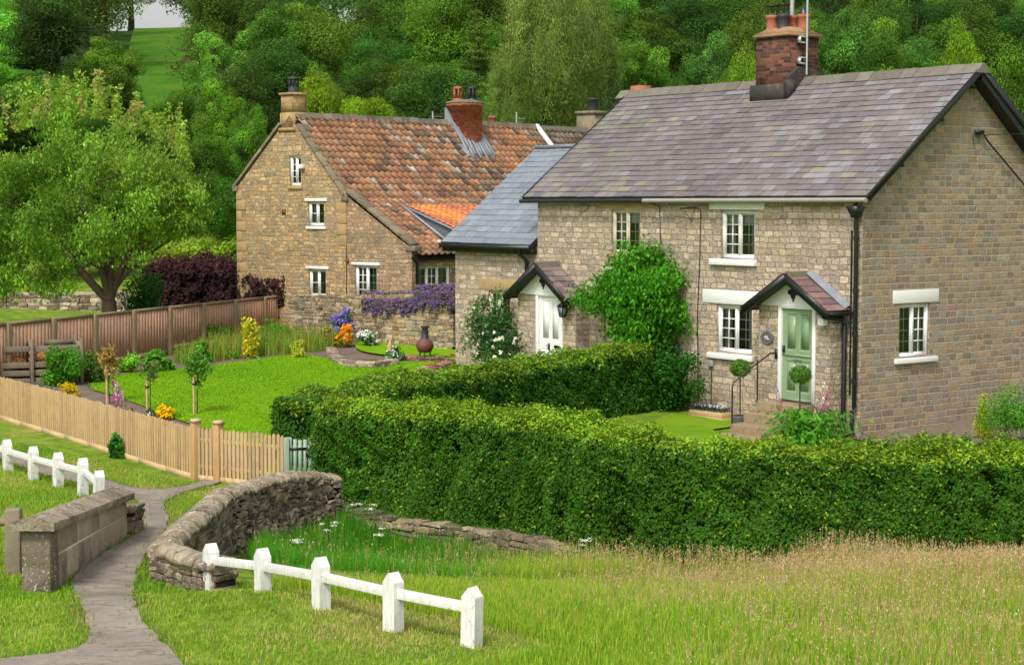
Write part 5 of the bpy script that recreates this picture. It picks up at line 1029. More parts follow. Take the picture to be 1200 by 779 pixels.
# ================================================================== HEDGES
def sinoise(seed, k=3.0):
    rs = np.random.default_rng(seed); F = rs.normal(0, k, (12, 3)); ph = rs.uniform(0, 6.28, 12)
    return lambda P: (np.sin(P@F.T+ph)).sum(1)/math.sqrt(12)
def hedge(name, path, hw, zt, zb, dens, L, cside, ctop, label, seed=1, bulge=.07, ends=(1, 1), sideden=(1, 1), cat='hedge', topn=1.0, rnd=.22, aspect=.62, topfuzz=.0, mat=None):
    P, d = arc(soft(path, 2)); PP = np.asarray(path, float); dd = arc(path)[1]; Lh = d[-1]; sc = Lh/dd[-1]; root = empty(name, (float(P[0][0]), float(P[0][1]), 0), 0, label, cat); o = vec(P[0][0], P[0][1], 0)
    top = lambda s: np.interp(s, dd*sc, zt); bot = lambda s: np.interp(s, dd*sc, zb); nz1, nz2 = sinoise(seed, 2.2), sinoise(seed+5, 7)
    def surf(s, a, inset=0):
        """a in 0..1 : around section: 0-.38 side -, .38-.62 top, .62-1 side +"""
        c, t = on_path(P, d, s); n = np.stack([-t[:, 1], t[:, 0]], 1); h = top(s)-bot(s); z0 = bot(s); x = np.empty(len(s)); z = np.empty(len(s)); nx = np.empty(len(s)); nz_ = np.empty(len(s))
        k = a < .38; q = a/.38; x[k] = -1; z[k] = q[k]; k = a > .62; q = (1-a)/.38; x[k] = 1; z[k] = q[k]; k = (a >= .38) & (a <= .62); x[k] = (a[k]-.5)/.12; z[k] = 1
        X = x*hw; Z = z0+z*h; r = rnd; ex = np.maximum(0, abs(X)-(hw-r)); ez = np.maximum(0, Z-(top(s)-r)); l = np.hypot(ex, ez); f = np.where((ex > 0) & (ez > 0) & (l > r), r/(l+1e-9), 1)
        X2 = np.sign(X)*(np.minimum(abs(X), hw-r)+ex*f); Z2 = np.minimum(Z, top(s)-r)+ez*f
        NX = np.sign(X)*np.where(ex > 0, ex, 0); NZ = np.where(ez > 0, ez, 0); NX = np.where((z < 1) & (ez <= 0), np.sign(X)*r, NX); nl = np.hypot(NX, NZ)+1e-6; NX /= nl; NZ = NZ/nl; NZ = np.where((ex <= 0) & (ez > 0), 1, NZ)
        N = np.column_stack([n*NX[:, None], NZ]); Q = np.column_stack([c+n*X2[:, None], Z2]); b = bulge*(nz1(Q)+.6*nz2(Q)+.25*nz2(Q*2.3)); Q = Q+N*(b-inset)[:, None]; return Q, N
    # solid inset shell, its dark colour stands in for shade in leaf gaps
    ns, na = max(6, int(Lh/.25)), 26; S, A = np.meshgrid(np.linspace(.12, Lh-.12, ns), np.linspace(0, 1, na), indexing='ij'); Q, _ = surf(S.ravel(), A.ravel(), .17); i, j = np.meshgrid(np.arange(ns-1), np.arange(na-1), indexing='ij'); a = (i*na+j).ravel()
    m = MB(); V = Q-o; m.add(V, np.stack([a, a+na, a+na+1, a+1], 1)); m.add(V[:na], [list(range(na))]); m.add(V[-na:], [list(range(na))]); m.build('gap_shade_core', CORE, root)
    hm = float(np.mean(np.array(zt)-np.array(zb))); m = MB(); Qs, Ns, C_ = [], [], []
    for (a0, a1, ar, dn, cc) in ((0, .38, Lh*hm, sideden[0], cside), (.38, .62, Lh*hw*2, topn, ctop), (.62, 1, Lh*hm, sideden[1], cside)):
        n = int(ar*dens*dn)
        if n < 1: continue
        s = R.random(n)*Lh; a = a0+R.random(n)*(a1-a0); ins = R.random(n)**1.6*.2-.02; Q, N = surf(s, a, ins); keep = (nz2(Q*1.15+3) > -1.35) | (a0 == .38); Q, N, s, n = Q[keep], N[keep], s[keep], int(keep.sum())
        if a0 == .38 and topfuzz: Q[:, 2] += R.random(n)**3*topfuzz
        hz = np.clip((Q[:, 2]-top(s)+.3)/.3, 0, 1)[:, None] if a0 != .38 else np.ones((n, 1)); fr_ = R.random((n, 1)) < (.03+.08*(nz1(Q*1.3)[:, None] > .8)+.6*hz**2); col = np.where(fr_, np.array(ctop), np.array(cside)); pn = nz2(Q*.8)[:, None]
        Qs.append(Q); Ns.append(N); C_.append(col*np.exp(pn*.1+nz1(Q*.9)[:, None]*.12)*vary(W3, n, .32, .1))
    for en, s0, sg in ((ends[0], 0, -1), (ends[1], Lh, 1)):
        if not en: continue
        n = int(hw*2*hm*dens*.8); c, t = on_path(P, d, np.full(n, float(s0))); nn = np.stack([-t[:, 1], t[:, 0]], 1); xx = R.uniform(-1, 1, n)*hw*.95; z = bot(s0)+R.random(n)*(top(s0)-bot(s0)); Q = np.column_stack([c+nn*xx[:, None]+t*sg*(.02-R.random(n)*.16)[:, None], z]); N = np.column_stack([t*sg, np.zeros(n)]); Q += N*(bulge*nz1(Q))[:, None]; Qs.append(Q); Ns.append(N); C_.append(np.array(cside)*vary(W3, n, .28, .1))
    Q, N, cc = np.concatenate(Qs), np.concatenate(Ns), np.clip(np.concatenate(C_), .002, .8); m.quads(leaf_quads(Q-o, N+vec(0, 0, .35), L, L*aspect, .55), cc); m.build('foliage', mat or LEAF, root); return root
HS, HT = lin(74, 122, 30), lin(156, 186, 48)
oh = [(-3.15, 30.5), (-1.1, 29.2), (.95, 27.4), (2.05, 26.0), (3.7, 25.45), (5.5, 25.3), (7.4, 25.4), (10.2, 25.8)]
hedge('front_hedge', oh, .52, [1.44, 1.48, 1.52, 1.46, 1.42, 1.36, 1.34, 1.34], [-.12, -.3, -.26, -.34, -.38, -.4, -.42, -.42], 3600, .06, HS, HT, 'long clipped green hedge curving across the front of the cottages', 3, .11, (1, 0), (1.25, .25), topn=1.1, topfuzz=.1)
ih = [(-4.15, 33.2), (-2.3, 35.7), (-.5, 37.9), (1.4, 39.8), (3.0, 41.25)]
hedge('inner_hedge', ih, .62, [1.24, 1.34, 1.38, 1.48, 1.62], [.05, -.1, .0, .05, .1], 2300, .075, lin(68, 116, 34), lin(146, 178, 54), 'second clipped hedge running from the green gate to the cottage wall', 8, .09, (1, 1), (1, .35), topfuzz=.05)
ph = [at(176, 330, 60.5)[:2], at(250, 330, 60)[:2], at(310, 330, 59)[:2], at(356, 330, 57.5)[:2]]
hedge('purple_hedge', ph, .9, [at(0, 311, 60.5)[2], at(0, 310, 60)[2], at(0, 314, 59)[2], at(0, 322, 57.5)[2]], [1, 1, 1, .8], 420, .14, lin(72, 46, 50), lin(100, 58, 60), 'dark purple leaved hedge behind the right end of the boarded fence', 21, .16, rnd=.5, topfuzz=.25, topn=1.4)
gh_ = [at(168, 300, 66)[:2], at(225, 300, 66)[:2], at(284, 300, 66)[:2]]
hedge('golden_hedge', gh_, 1.0, [at(0, 300, 66)[2], at(0, 297, 66)[2], at(0, 293, 66)[2]], [1.5, 1.5, 1.5], 330, .16, lin(104, 142, 34), lin(150, 176, 44), 'light green shaggy hedge left of the farmhouse behind the purple hedge', 23, .15, rnd=.4, topfuzz=.4, topn=1.5)

# ================================================================== TREES ON THE HILLSIDE
def spin(o): 
    o.rotation_euler[2] = R.uniform(0, 6.28)
PROTO = {}
GT = 'trees on the wooded hillside'
def proto(kind):
    k = {'oak': lambda s: broad_tree('broadleaf_tree', s, 10, 4.3, .3, 78, 17000, .27, (.045, .092, .016)),
         'dark': lambda s: broad_tree('broadleaf_tree', s, 11, 4.2, .3, 74, 16000, .27, (.026, .066, .016), cs=.3),
         'lime': lambda s: broad_tree('broadleaf_tree', s, 9, 4.2, .2, 70, 17000, .24, (.12, .185, .02), cs=.2, csize=.24),
         'ash': lambda s: broad_tree('ash_tree', s, 11, 4.0, .3, 80, 18000, .25, (.07, .15, .028), csize=.24),
         'open': lambda s: broad_tree('skyline_tree', s, 13, 4.6, 3.4, 40, 12000, .24, (.028, .06, .016), csize=.24, shape=.3),
         'spruce': lambda s: conifer('conifer_tree', s, 12, 3.0, 15000, .26, (.05, .105, .025)),
         'pine': lambda s: conifer('pine_tree', s, 11, 5.0, 26000, .22, (.062, .095, .036), droop=.04, lev=20),
         'larch': lambda s: conifer('larch_tree', s, 14, 3.6, 24000, .24, (.125, .21, .03), droop=-.1, lev=20, sparse=.2),
         'brown': lambda s: conifer('larch_tree', s, 11, 4.2, 20000, .22, (.15, .14, .055), droop=.0, lev=22, sparse=.1),
         'birch': lambda s: weeping('birch_tree', s, 14, 5.2, 44000, .24, (.19, .265, .05))}
    base = kind.rstrip('0123456789'); return k[base](abs(hash(kind)) % 1000 if False else sum(ord(c) for c in kind)*7 % 991)
PH = {'oak': (10, 4.3), 'dark': (11, 4.2), 'lime': (9, 4.2), 'ash': (11, 4), 'open': (13, 4.6), 'spruce': (12, 3), 'pine': (11, 5), 'larch': (14, 3.6), 'brown': (11, 4.2), 'birch': (14, 5.2)}
def tree(kind, u, vt, Y, wpx, label, tint=(1, 1, 1), group=GT, cat='tree', zoff=0):
    if kind not in PROTO: PROTO[kind] = proto(kind); o = PROTO[kind]
    else: o = copy_tree(PROTO[kind])
    p = at(u, vt, Y); zb_ = g1(p[0], Y)+zoff; H, Rr = PH[kind.rstrip('0123456789')]; sz = max(.3, (p[2]-zb_)/H); sx = wpx/FPX*Y/2/Rr
    o.location = (float(p[0]), float(Y), float(zb_)); o.scale = (sx, sx, sz); o.rotation_euler = (0, 0, float(R.uniform(0, 6.28))); tag(o, label, cat, group)
    for c in KIDS.get(o.name, []): c.color = (*tint, 1)
    return o
T = [
 ('oak1', 22, -25, 150, 110, 'broad dark green tree in the top left corner of the hillside', (.8, .85, .9)),
 ('dark1', 60, -10, 165, 95, 'dark tree right of the tree filling the top left corner', (1, 1, 1)),
 ('open1', 95, -40, 196, 100, 'tall open skyline tree above the flat topped pine', (1, 1, 1)),
 ('open2', 152, -55, 200, 90, 'open skyline tree just left of the bright sky gap', (1, 1, 1)),
 ('open2', 226, -45, 200, 88, 'leafy skyline tree just right of the bright sky gap', (1.3, 1.3, 1.1)),
 ('open1', 275, -60, 195, 110, 'tall dark skyline tree above the brownish larch', (1, 1.1, 1)),
 ('dark2', 20, 45, 112, 95, 'dark conifer like tree at the left edge above the cherry', (.85, .95, 1.1)),
 ('pine1', 112, 28, 108, 130, 'large dark pine with grey brown boughs left of the grassy clearing', (1, 1, 1)),
 ('oak2', 92, 60, 104, 80, 'mid green tree tucked against the left of the big pine', (.8, .9, .7)),
 ('dark1', 8, 120, 95, 100, 'dark low tree at the left edge behind the cherry crown', (.9, .95, 1)),
 ('dark3', 130, 125, 92, 110, 'dark rounded tree directly above the cherry crown', (1, 1, .9)),
 ('brown1', 243, 22, 130, 92, 'brown tinged larch to the right of the grassy clearing', (1, 1, 1)),
 ('oak1', 205, 98, 96, 78, 'rounded dark green tree below the grassy clearing', (.85, .95, .8)),
 ('dark2', 308, 60, 110, 90, 'dark round tree above the farmhouse left chimney', (1.2, 1.2, 1.1)),
 ('ash1', 262, 78, 86, 84, 'tall fresh green ash just left of the farmhouse gable', (1.15, 1.15, .8)),
 ('oak3', 245, 150, 78, 80, 'mid green tree between cherry crown and farmhouse gable', (.9, 1.0, .8)),
 ('ash2', 292, 110, 80, 66, 'green leafy tree touching the farmhouse left roof slope', (.95, 1, .85)),
 ('oak2', 262, 195, 74, 80, 'low dense tree beside the farmhouse left wall', (.8, 1.05, .9)),
 ('dark1', 340, 0, 140, 100, 'dark tree high on the hill above the farmhouse gable chimney', (1, 1, 1)),
 ('dark3', 385, 22, 128, 90, 'dark shaded tree above the yellow green tree', (.95, 1, .95)),
 ('lime1', 372, 72, 88, 90, 'yellow green tree rising right behind the stone gable chimney', (1, 1, 1)),
 ('lime2', 428, 96, 86, 100, 'spreading yellow green tree over the left half of the tiled ridge', (.95, 1, .9)),
 ('oak1', 435, 62, 108, 80, 'rounded deep green tree behind the spreading yellow green tree', (.8, .95, .9)),
 ('oak3', 482, 66, 104, 88, 'rounded dark tree left of the red brick chimney', (.75, .9, .8)),
 ('dark2', 468, 20, 130, 96, 'tall dark tree in the upper middle left of the tall larch', (1.1, 1.15, 1.1)),
 ('dark1', 520, -15, 150, 100, 'shadowy tree at the top edge left of the birch', (.95, 1, 1)),
 ('spruce1', 512, 92, 90, 56, 'small dark conifer just left of the red brick chimney', (1, 1.2, 1)),
 ('larch1', 560, 8, 98, 92, 'tall bright larch standing above the red brick chimney', (1, 1, 1)),
 ('larch2', 592, 30, 94, 70, 'narrower larch between the bright larch and the birch', (.85, .8, .8)),
 ('birch1', 640, -22, 86, 118, 'big pale green weeping birch behind the tiled roof ridge', (1, 1, 1)),
 ('birch2', 690, -12, 89, 80, 'right hand pale birch crown beside the big weeping birch', (.9, .95, .9)),
 ('birch1', 598, 70, 84, 66, 'lower left weeping birch right of the brick chimney', (.8, .9, .8)),
 ('spruce2', 717, 48, 80, 46, 'small dark brownish spruce at the left end of the slate ridge', (1.25, 1, .9)),
 ('ash3', 752, 28, 92, 96, 'round fresh green tree above the left half of the slate ridge', (1, 1, .9)),
 ('dark3', 790, 78, 86, 60, 'dark low tree between the two round trees over the slate ridge', (1.2, 1.2, 1)),
 ('ash1', 828, 22, 94, 92, 'bluish green round tree left of the sooty brick chimney', (.75, .85, 1.35)),
 ('lime1', 872, 44, 80, 88, 'bright yellow green tree touching the sooty brick chimney', (.85, .95, 1)),
 ('dark1', 770, -20, 140, 110, 'dark tree at the top edge above the slate roof', (1, 1.05, 1)),
 ('dark2', 725, -8, 125, 90, 'dark tree at the top edge just right of the birches', (1.1, 1.1, 1)),
 ('dark3', 880, -25, 125, 100, 'dark tree filling the top edge behind the sooty chimney', (1.1, 1.1, 1.1)),
 ('oak2', 900, 8, 105, 70, 'mid green tree behind the pots of the sooty chimney', (.9, 1, .9)),
 ('ash2', 985, -12, 92, 100, 'greyish green tree right of the sooty brick chimney', (.75, .85, 1.15)),
 ('oak1', 1030, 18, 96, 80, 'bushy grey green tree over the right half of the slate ridge', (.9, 1.05, 1.1)),
 ('lime2', 985, 56, 72, 80, 'low yellow green tree along the ridge right of the chimney', (.9, .95, .9)),
 ('lime3', 1040, 62, 72, 70, 'low bright shrubby tree along the middle of the right ridge', (.85, .95, .9)),
 ('dark1', 1080, -10, 120, 110, 'very dark tree in shade above the gable peak', (.8, .85, .9)),
 ('dark2', 1150, -25, 118, 110, 'very dark tree in the upper right above the bright tree', (.8, .85, .9)),
 ('dark3', 1210, -10, 110, 100, 'dark tree filling the top right corner', (.9, .95, 1)),
 ('lime1', 1122, 14, 70, 100, 'bright yellow green tree rising behind the gable peak', (.85, .95, .8)),
 ('oak3', 1190, 34, 66, 90, 'leafy green tree at the right edge beyond the gable roof', (1.2, 1.2, .9)),
 ('oak2', 1175, 100, 62, 90, 'dense green tree low at the right edge behind the gable roof', (1.1, 1.15, 1)),
 ('oak2', 0, 270, 65, 90, 'low dark bushy tree behind the left end of the field wall', (.7, .85, .8)),
 ('oak3', 62, 262, 66, 90, 'low bushy tree behind the field wall left of the cherry trunk', (.65, .85, .8)),
 ('dark1', 118, 268, 67, 80, 'dark low bush directly behind the cherry trunk', (.9, .95, .8)),
 ('oak1', 165, 262, 69, 70, 'low green bush above the dark conifer right of the cherry trunk', (.8, .95, .8)),
 ('oak3', 30, 225, 80, 110, 'shaded green tree seen under the left of the cherry crown', (.7, .85, .8)),
 ('oak1', 110, 215, 82, 100, 'green tree behind the middle of the cherry crown', (.75, .9, .8)),
 ('ash2', 190, 195, 76, 90, 'green tree between cherry crown and purple hedge', (.8, .9, .8)),
]
for t in T: tree(*t)
rs_ = np.random.default_rng(12)
for (Y0, hh0, n_, lab) in ((92, 5.0, 17, 'ordinary low green tree in the lowest rank of the wooded slope'), (102, 6.0, 19, 'ordinary rounded tree in the second rank of the wooded slope'), (113, 6.8, 20, 'ordinary dark tree in the third rank of the wooded slope'), (124, 7.6, 20, 'ordinary tree in the top rank of the wooded slope')):
    for i in range(n_):
        u = -40+1280*(i+rs_.uniform(.2, .8))/n_; Y_ = Y0+rs_.uniform(-4, 4)
        if 128 < u < 250 and Y_ < 121 or 150 < u < 215: continue
        x_ = at(u, 0, Y_)[0]; zt_ = g1(x_, Y_)+hh0*rs_.uniform(.8, 1.3); vt_ = 237-(zt_-CH)/Y_*FPX; t_ = math.exp(rs_.normal(.12, .3))
        tree(['oak1', 'dark1', 'ash1', 'oak2', 'dark2', 'ash2', 'oak3', 'dark3'][int(rs_.integers(8))], u, vt_, Y_, rs_.uniform(95, 140)*100/Y_, lab, (t_*rs_.uniform(.85, 1.25), t_, t_*rs_.uniform(.8, 1.2)), group=lab.split(' in the ')[1]+' trees')
def woodland():
    m = MB(); n = 0
    rs = np.random.default_rng(77)
    while n < 230:
        Y_ = rs.uniform(126, 212); u = rs.uniform(-60, 1260)
        if 130 < u < 245: continue
        x = at(u, 0, Y_)[0]; z0 = g1(x, Y_); big = Y_ > 132; H = rs.uniform(7, 11) if big else rs.uniform(1.6, 3.2); r = rs.uniform(3, 5); col = np.array((.052, .118, .02))*math.exp(rs.normal(0, .25))*np.array((rs.uniform(.8, 1.5), 1, rs.uniform(.8, 1.2)))
        cl = [(vec(x, Y_, z0+H*.55)+sph(1)[0]*vec(r, r, H*.38)*.6, (r*.45, r*.45, r*.38), 1) for _ in range(9)]
        add_clumps(m, cl, 2300 if big else 1300, .27, .18, col, cs=.25, hue=.06); m.tube([(x, Y_, z0-1), (x, Y_, z0+H*.6)], [.25, .12], 5, lin(84, 72, 56)); n += 1
    tag(m.build('far_woodland', LEAF), 'distant dark mixed woodland covering the top of the hill behind the trees', 'woodland', kind='stuff')
woodland()

# ---- the big cherry tree by the boarded fence
def cherry():
    p0 = at(128, 372, 52.5); zb_ = g1(p0[0], p0[1]); root = empty('cherry_tree', (float(p0[0]), 52.5, zb_), 0, 'large spreading cherry tree with a forked trunk behind the boarded fence', 'tree'); o = vec(p0[0], 52.5, zb_)
    W_ = lambda u, v, dy=0: at(u, v, 52.5+dy)-o
    m = MB(); base = vec(0, 0, -.2); fk = W_(128, 352)
    m.tube([base, fk*vec(1, 1, .6), fk], [.27, .23, .21], 10)
    st = [((100, 330), (70, 280), (20, 230), .17), ((118, 310), (105, 262), (85, 190), .15), ((128, 315), (130, 270), (140, 195), .2), ((142, 315), (160, 268), (200, 215), .16), ((122, 320), (132, 285), (100, 215), .12), ((150, 305), (185, 290), (235, 262), .09)]
    for i, (a, b, c, r) in enumerate(st):
        dy = R.uniform(-1.6, 1.6); pa, pb, pc = W_(*a, dy*.3), W_(*b, dy*.7), W_(*c, dy); t = np.linspace(0, 1, 9)[:, None]; P = fk*(1-t)**3+3*pa*t*(1-t)**2+3*pb*t*t*(1-t)+pc*t**3; m.tube(P, r*.85*(1-.75*t[:, 0]), 7)
        for k in range(7): q = P[R.integers(3, 9)]; limb(m, q, q+sph(1)[0]*vec(1.3, 1.3, .8)+vec(0, 0, .5), .05, .012, .1, 5, 5)
    m.build('trunk', BARK, root, smooth=True)
    cl = []; rs = np.random.default_rng(5)
    for i in range(300):
        u = rs.uniform(-60, 232); hw = 1-((u-95)/165)**2
        if hw < .05: continue
        vt = 300-152*hw**.5+14*math.sin(u*.07); vb = 343-14*(1-hw)-(38 if u > 92 else 0)-(20 if u > 170 else 0); v = vt+(vb-vt)*rs.random()**.9; dy = rs.uniform(-2.6, 2.4)*hw**.5; r = rs.uniform(.24, .56)
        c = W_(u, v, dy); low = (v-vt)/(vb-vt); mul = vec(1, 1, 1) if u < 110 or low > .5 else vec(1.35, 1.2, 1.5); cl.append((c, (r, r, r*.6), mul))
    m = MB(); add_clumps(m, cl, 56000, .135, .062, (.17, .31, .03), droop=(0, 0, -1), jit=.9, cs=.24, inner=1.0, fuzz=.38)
    for i in range(70):       # upright yellowish new shoots along the top
        u = rs.uniform(-10, 225); hw = max(.1, 1-((u-95)/165)**2); b = W_(u, 290-160*hw**.5, rs.uniform(-1.5, 1.5)); l = rs.uniform(.4, 1.5); n = 80; s = R.random(n); P = b+np.stack([R.normal(0, .06, n)+s*rs.normal(0, .25), R.normal(0, .1, n), s*l-.2], 1); m.quads(leaf_quads(P, sph(n), .13, .07, .5), vary(lin(140, 172, 60) if i % 4 else lin(158, 160, 84), n, .2, .08))
    m.build('crown', LEAF, root)
cherry()

# ================================================================== GARDEN PLANTS
def dist_px(px, Y): return px/FPX*Y
def plant(name, label, cat, base, rx, ry, h, col, n, L, aspect=.5, stems=8, flower=None, group=None, droop=None, z0=.0, shape='dome', scol=STEM, ncl=14, loc_kids=None, cs=.2):
    base = np.array(base, float); root = empty(name, tuple(float(q) for q in base), 0, label, cat, group); m = MB(); cl = []
    for i in range(ncl):
        d = sph(1)[0]; d[2] = abs(d[2]); q = R.uniform(.25, .72)
        zc = z0+(h-z0)*(.12+.7*d[2]*q/.72) if shape == 'dome' else z0+(h-z0)*R.uniform(.1, .85)
        wf = 1 if shape != 'cone' else max(.15, 1-(zc-z0)/(h-z0)); r = R.uniform(.28, .42); cl.append((vec(d[0]*rx*q*wf, d[1]*ry*q*wf, zc), (rx*r*max(.4, wf), ry*r*max(.4, wf), (h-z0)*r*.6), 1))
    add_clumps(m, cl, n, L, L*aspect, col, droop=droop, cs=cs, fuzz=.22, inner=.6)
    sm = MB()
    for i in range(stems): c = cl[i % len(cl)][0]; sm.tube([(c[0]*.2, c[1]*.2, -.05), (c[0]*.7, c[1]*.7, c[2]*.6), c], [max(.006, h*.012), max(.005, h*.009), .004], 5)
    if flower:
        fc, fn, fs, top = flower; P = []
        for i in range(fn): c, r, _ = cl[R.integers(len(cl))]; d = sph(1)[0]; d[2] = abs(d[2])*top+(1-top)*d[2]; P.append(c+d*np.array(r)*1.05)
        P = np.array(P); fm = MB()
        for k in range(3): fm.quads(leaf_quads(P+R.normal(0, fs*.15, P.shape), np.tile(vec(0, -.5, .8), (len(P), 1)), fs, fs*.8, .5), vary(fc, len(P), .12, .05))
        fm.build('flowers', PETAL, root)
    m.build('foliage', LEAF, root); sm.build('stems', scol, root); return root
def pl(u, v, wpx, hpx, *a, **k):
    p = G(u, v); Y_ = p[1]; w2 = dist_px(wpx, Y_)/2; return plant(*a[:3], p, w2, w2*k.pop('dep', .8), dist_px(hpx, Y_), *a[3:], **k)
GRN = lin(86, 146, 40); LGRN = lin(122, 174, 50); DGRN = lin(54, 98, 32); YLW = lin(222, 190, 30)
GB = 'shrubs in the garden border'
pl(70, 452, 62, 52, 'garden_shrub', 'big dense green shrub between compost bays and lawn edge', 'shrub', GRN, 5200, .1)
pl(108, 448, 50, 44, 'garden_shrub', 'twiggy mid green shrub touching the tip of the lawn', 'shrub', lin(90, 120, 46), 3600, .09)
pl(45, 462, 50, 16, 'grey_shrub', 'low silvery grey foliage mound in front of the big green shrub', 'shrub', lin(130, 134, 112), 1500, .07)
pl(80, 466, 26, 22, 'golden_shrub', 'small yellow leaved shrub just behind the picket fence', 'shrub', lin(206, 184, 34), 700, .07)
pl(150, 437, 34, 26, 'leafy_plant', 'low green plant left of the rhubarb at the far lawn edge', 'plant', LGRN, 900, .1)
pl(186, 436, 38, 34, 'leafy_plant', 'broad leaved rhubarb like plant at the middle of the far lawn edge', 'plant', GRN, 1100, .2, aspect=.75)
pl(236, 426, 22, 30, 'leafy_plant', 'leafy green plant behind the staked sapling at the lawn edge', 'plant', GRN, 700, .14, aspect=.7)
pl(270, 421, 24, 14, 'leafy_plant', 'small bright green plant on bare soil under the tall yellow shrub', 'plant', LGRN, 400, .1)
pl(292, 420, 34, 62, 'golden_shrub', 'tall airy golden shrub in front of the boarded fence', 'shrub', lin(190, 190, 50), 900, .12, cs=.1)
pl(350, 420, 24, 26, 'golden_shrub', 'small yellow green shrub at the lawn edge left of the stone kerb', 'shrub', lin(170, 176, 50), 500, .1)
pl(143, 497, 26, 40, 'border_plant', 'thin pale yellow flowered plant beside the pink foxglove', 'plant', lin(150, 160, 80), 320, .07, cs=.1)
pl(176, 494, 18, 24, 'border_plant', 'small dark leaved white flowered plant left of the yellow clump', 'plant', DGRN, 420, .06, flower=(lin(226, 226, 226), 14, .05, 1))
pl(194, 492, 28, 20, 'yellow_flowers', 'bright golden yellow flower clump in the narrow bed', 'flowers', lin(206, 176, 24), 900, .06, flower=(lin(236, 192, 20), 240, .07, 1))
pl(208, 491, 12, 11, 'border_plant', 'tiny green plant right of the golden flower clump', 'plant', GRN, 200, .05)
pl(138, 537, 20, 34, 'dock_plant', 'leafy green dock growing against the outside of the picket fence', 'plant', lin(60, 122, 34), 500, .13, aspect=.6)
# staked saplings
def sapling(u, v, hpx, label, crown, cpx, chp, stake=.6):
    p = G(u, v); Y_ = p[1]; h = dist_px(hpx, Y_); cr_ = dist_px(cpx, Y_)/2; ch_ = dist_px(chp, Y_); root = empty('sapling', tuple(float(q) for q in p), 0, label, 'tree', 'staked saplings in the narrow bed')
    m = MB(); m.tube([(-.03, 0, -.1), (-.03, 0, h*stake)], .028, 8); m.build('stake', NEWWOOD, root); m = MB(); m.lathe((-.01, 0, h*stake-.2), [(.055, 0), (.055, .04)], 10); m.build('tree_tie', BLACK, root)
    m = MB(); limb(m, (.04, 0, 0), (.05, 0, h*.8), .016, .008, .02, 5)
    for i in range(6): d = sph(1)[0]; limb(m, (.05, 0, h-ch_*.85), vec(.05, 0, h-ch_*.45)+d*cr_*.6, .01, .004, .1, 4, 4)
    m.build('trunk', BARK, root); m = MB(); cl = [(vec(.05, 0, h-ch_*.5)+sph(1)[0]*vec(cr_, cr_, ch_*.5)*.6, (cr_*.42, cr_*.42, ch_*.2), 1) for _ in range(11)]; add_clumps(m, cl, crown[1], .09, .06, crown[0], inner=.8, fuzz=.5); m.build('crown', LEAF, root)
sapling(229, 487, 76, 'leafiest staked sapling nearest the lawn', (lin(96, 146, 50), 700), 34, 44, .62)
sapling(174, 481, 62, 'thin bare looking staked sapling in the middle of the three', (lin(96, 116, 60), 160), 26, 26, .6)
sapling(127, 474, 70, 'coppery leaved staked sapling leftmost of the three', (lin(160, 136, 70), 420), 26, 38, .6)
# foxgloves
def foxglove(p, label, cols, n, h, group=None, spread=.25, leafn=250, lh=.35):
    root = empty('foxglove', tuple(float(q) for q in p), 0, label, 'flowers', group); m = MB(); f = MB(); lf = MB(); 
    for i in range(n):
        x, y = R.normal(0, spread, 2); hh_ = h*R.uniform(.75, 1.1); m.tube([(x*.5, y*.5, 0), (x, y, hh_)], [.009, .004], 5); k = 44; s = R.random(k); r = .05*(1-s*.75)+.008; a = R.uniform(0, 6.28, k); P = np.stack([x*(.75+.25*s)+r*np.cos(a), y*(.75+.25*s)+r*np.sin(a), hh_*(.45+.55*s)], 1); N = np.stack([np.cos(a), np.sin(a), np.full(k, -.3)], 1); f.quads(leaf_quads(P, N, .055, .045, .3), vary(cols[i % len(cols)], k, .12, .04))
    P = R.normal(0, 1, (leafn, 3))*vec(spread*1.3, spread*1.3, 0); P[:, 2] = R.random(leafn)*lh; lf.quads(leaf_quads(P, P*vec(1, 1, 0)+vec(0, 0, .6), .16, .06, .5), vary(GRN, leafn, .2, .1)); lf.build('leaves', LEAF, root); m.build('stems', STEM, root); f.build('flowers', PETAL, root)
foxglove(G(140, 500), 'pink and white foxglove rising just behind the picket fence', [lin(196, 70, 160), lin(226, 190, 214)], 4, 1.0, spread=.12, leafn=120)
foxglove(cw(-1.35, .15, .02), 'pink and cream foxglove clump in front of the green door steps', [lin(206, 130, 160), lin(226, 214, 190), lin(196, 110, 150)], 6, 1.15, spread=.3, leafn=1500, lh=.62)
# tall border grasses along the boarded fence
def blades(name, P, h, wd, col, lean=.25, head=None, mat=GRASS, **tg):
    n = len(P); h = np.broadcast_to(h, (n,)); a = R.uniform(0, 6.28, n); d = np.stack([np.cos(a), np.sin(a), np.zeros(n)], 1); s = np.stack([-np.sin(a), np.cos(a), np.zeros(n)], 1)*wd/2; ln = np.abs(R.normal(0, lean, n)); ln = ln[:, None]*d
    up = vec(0, 0, 1); h_ = h[:, None]; b = P; m1 = P+h_*(up*.55+ln*.3); t = P+h_*(up*(1-.25*np.linalg.norm(ln, axis=1, keepdims=True))+ln*.95)
    m = MB(); c = vary(W3, n, .2, .1)*col; m.quads(np.stack([b-s, b+s, m1+s*.8, m1-s*.8], 1), np.clip(c, .002, .8)); m.quads(np.stack([m1-s*.8, m1+s*.8, t+s*.15, t-s*.15], 1), np.clip(c*1.0, .002, .8))
    if head:
        frac, hl, hcol = head; k = R.random(n) < frac; T_ = t[k]; nk = len(T_); dd = unit_rows(T_-m1[k])
        for j in range(4): q = T_-dd*(R.random((nk, 1))*hl)+R.normal(0, .008, (nk, 3)); m.quads(leaf_quads(q, sph(nk), .034, .01, .3, (0, 0, 1)), np.clip(vary(hcol, nk, .2, .1), .01, .8))
    o = m.build(name, mat); tag(o, kind='stuff', **tg); return o
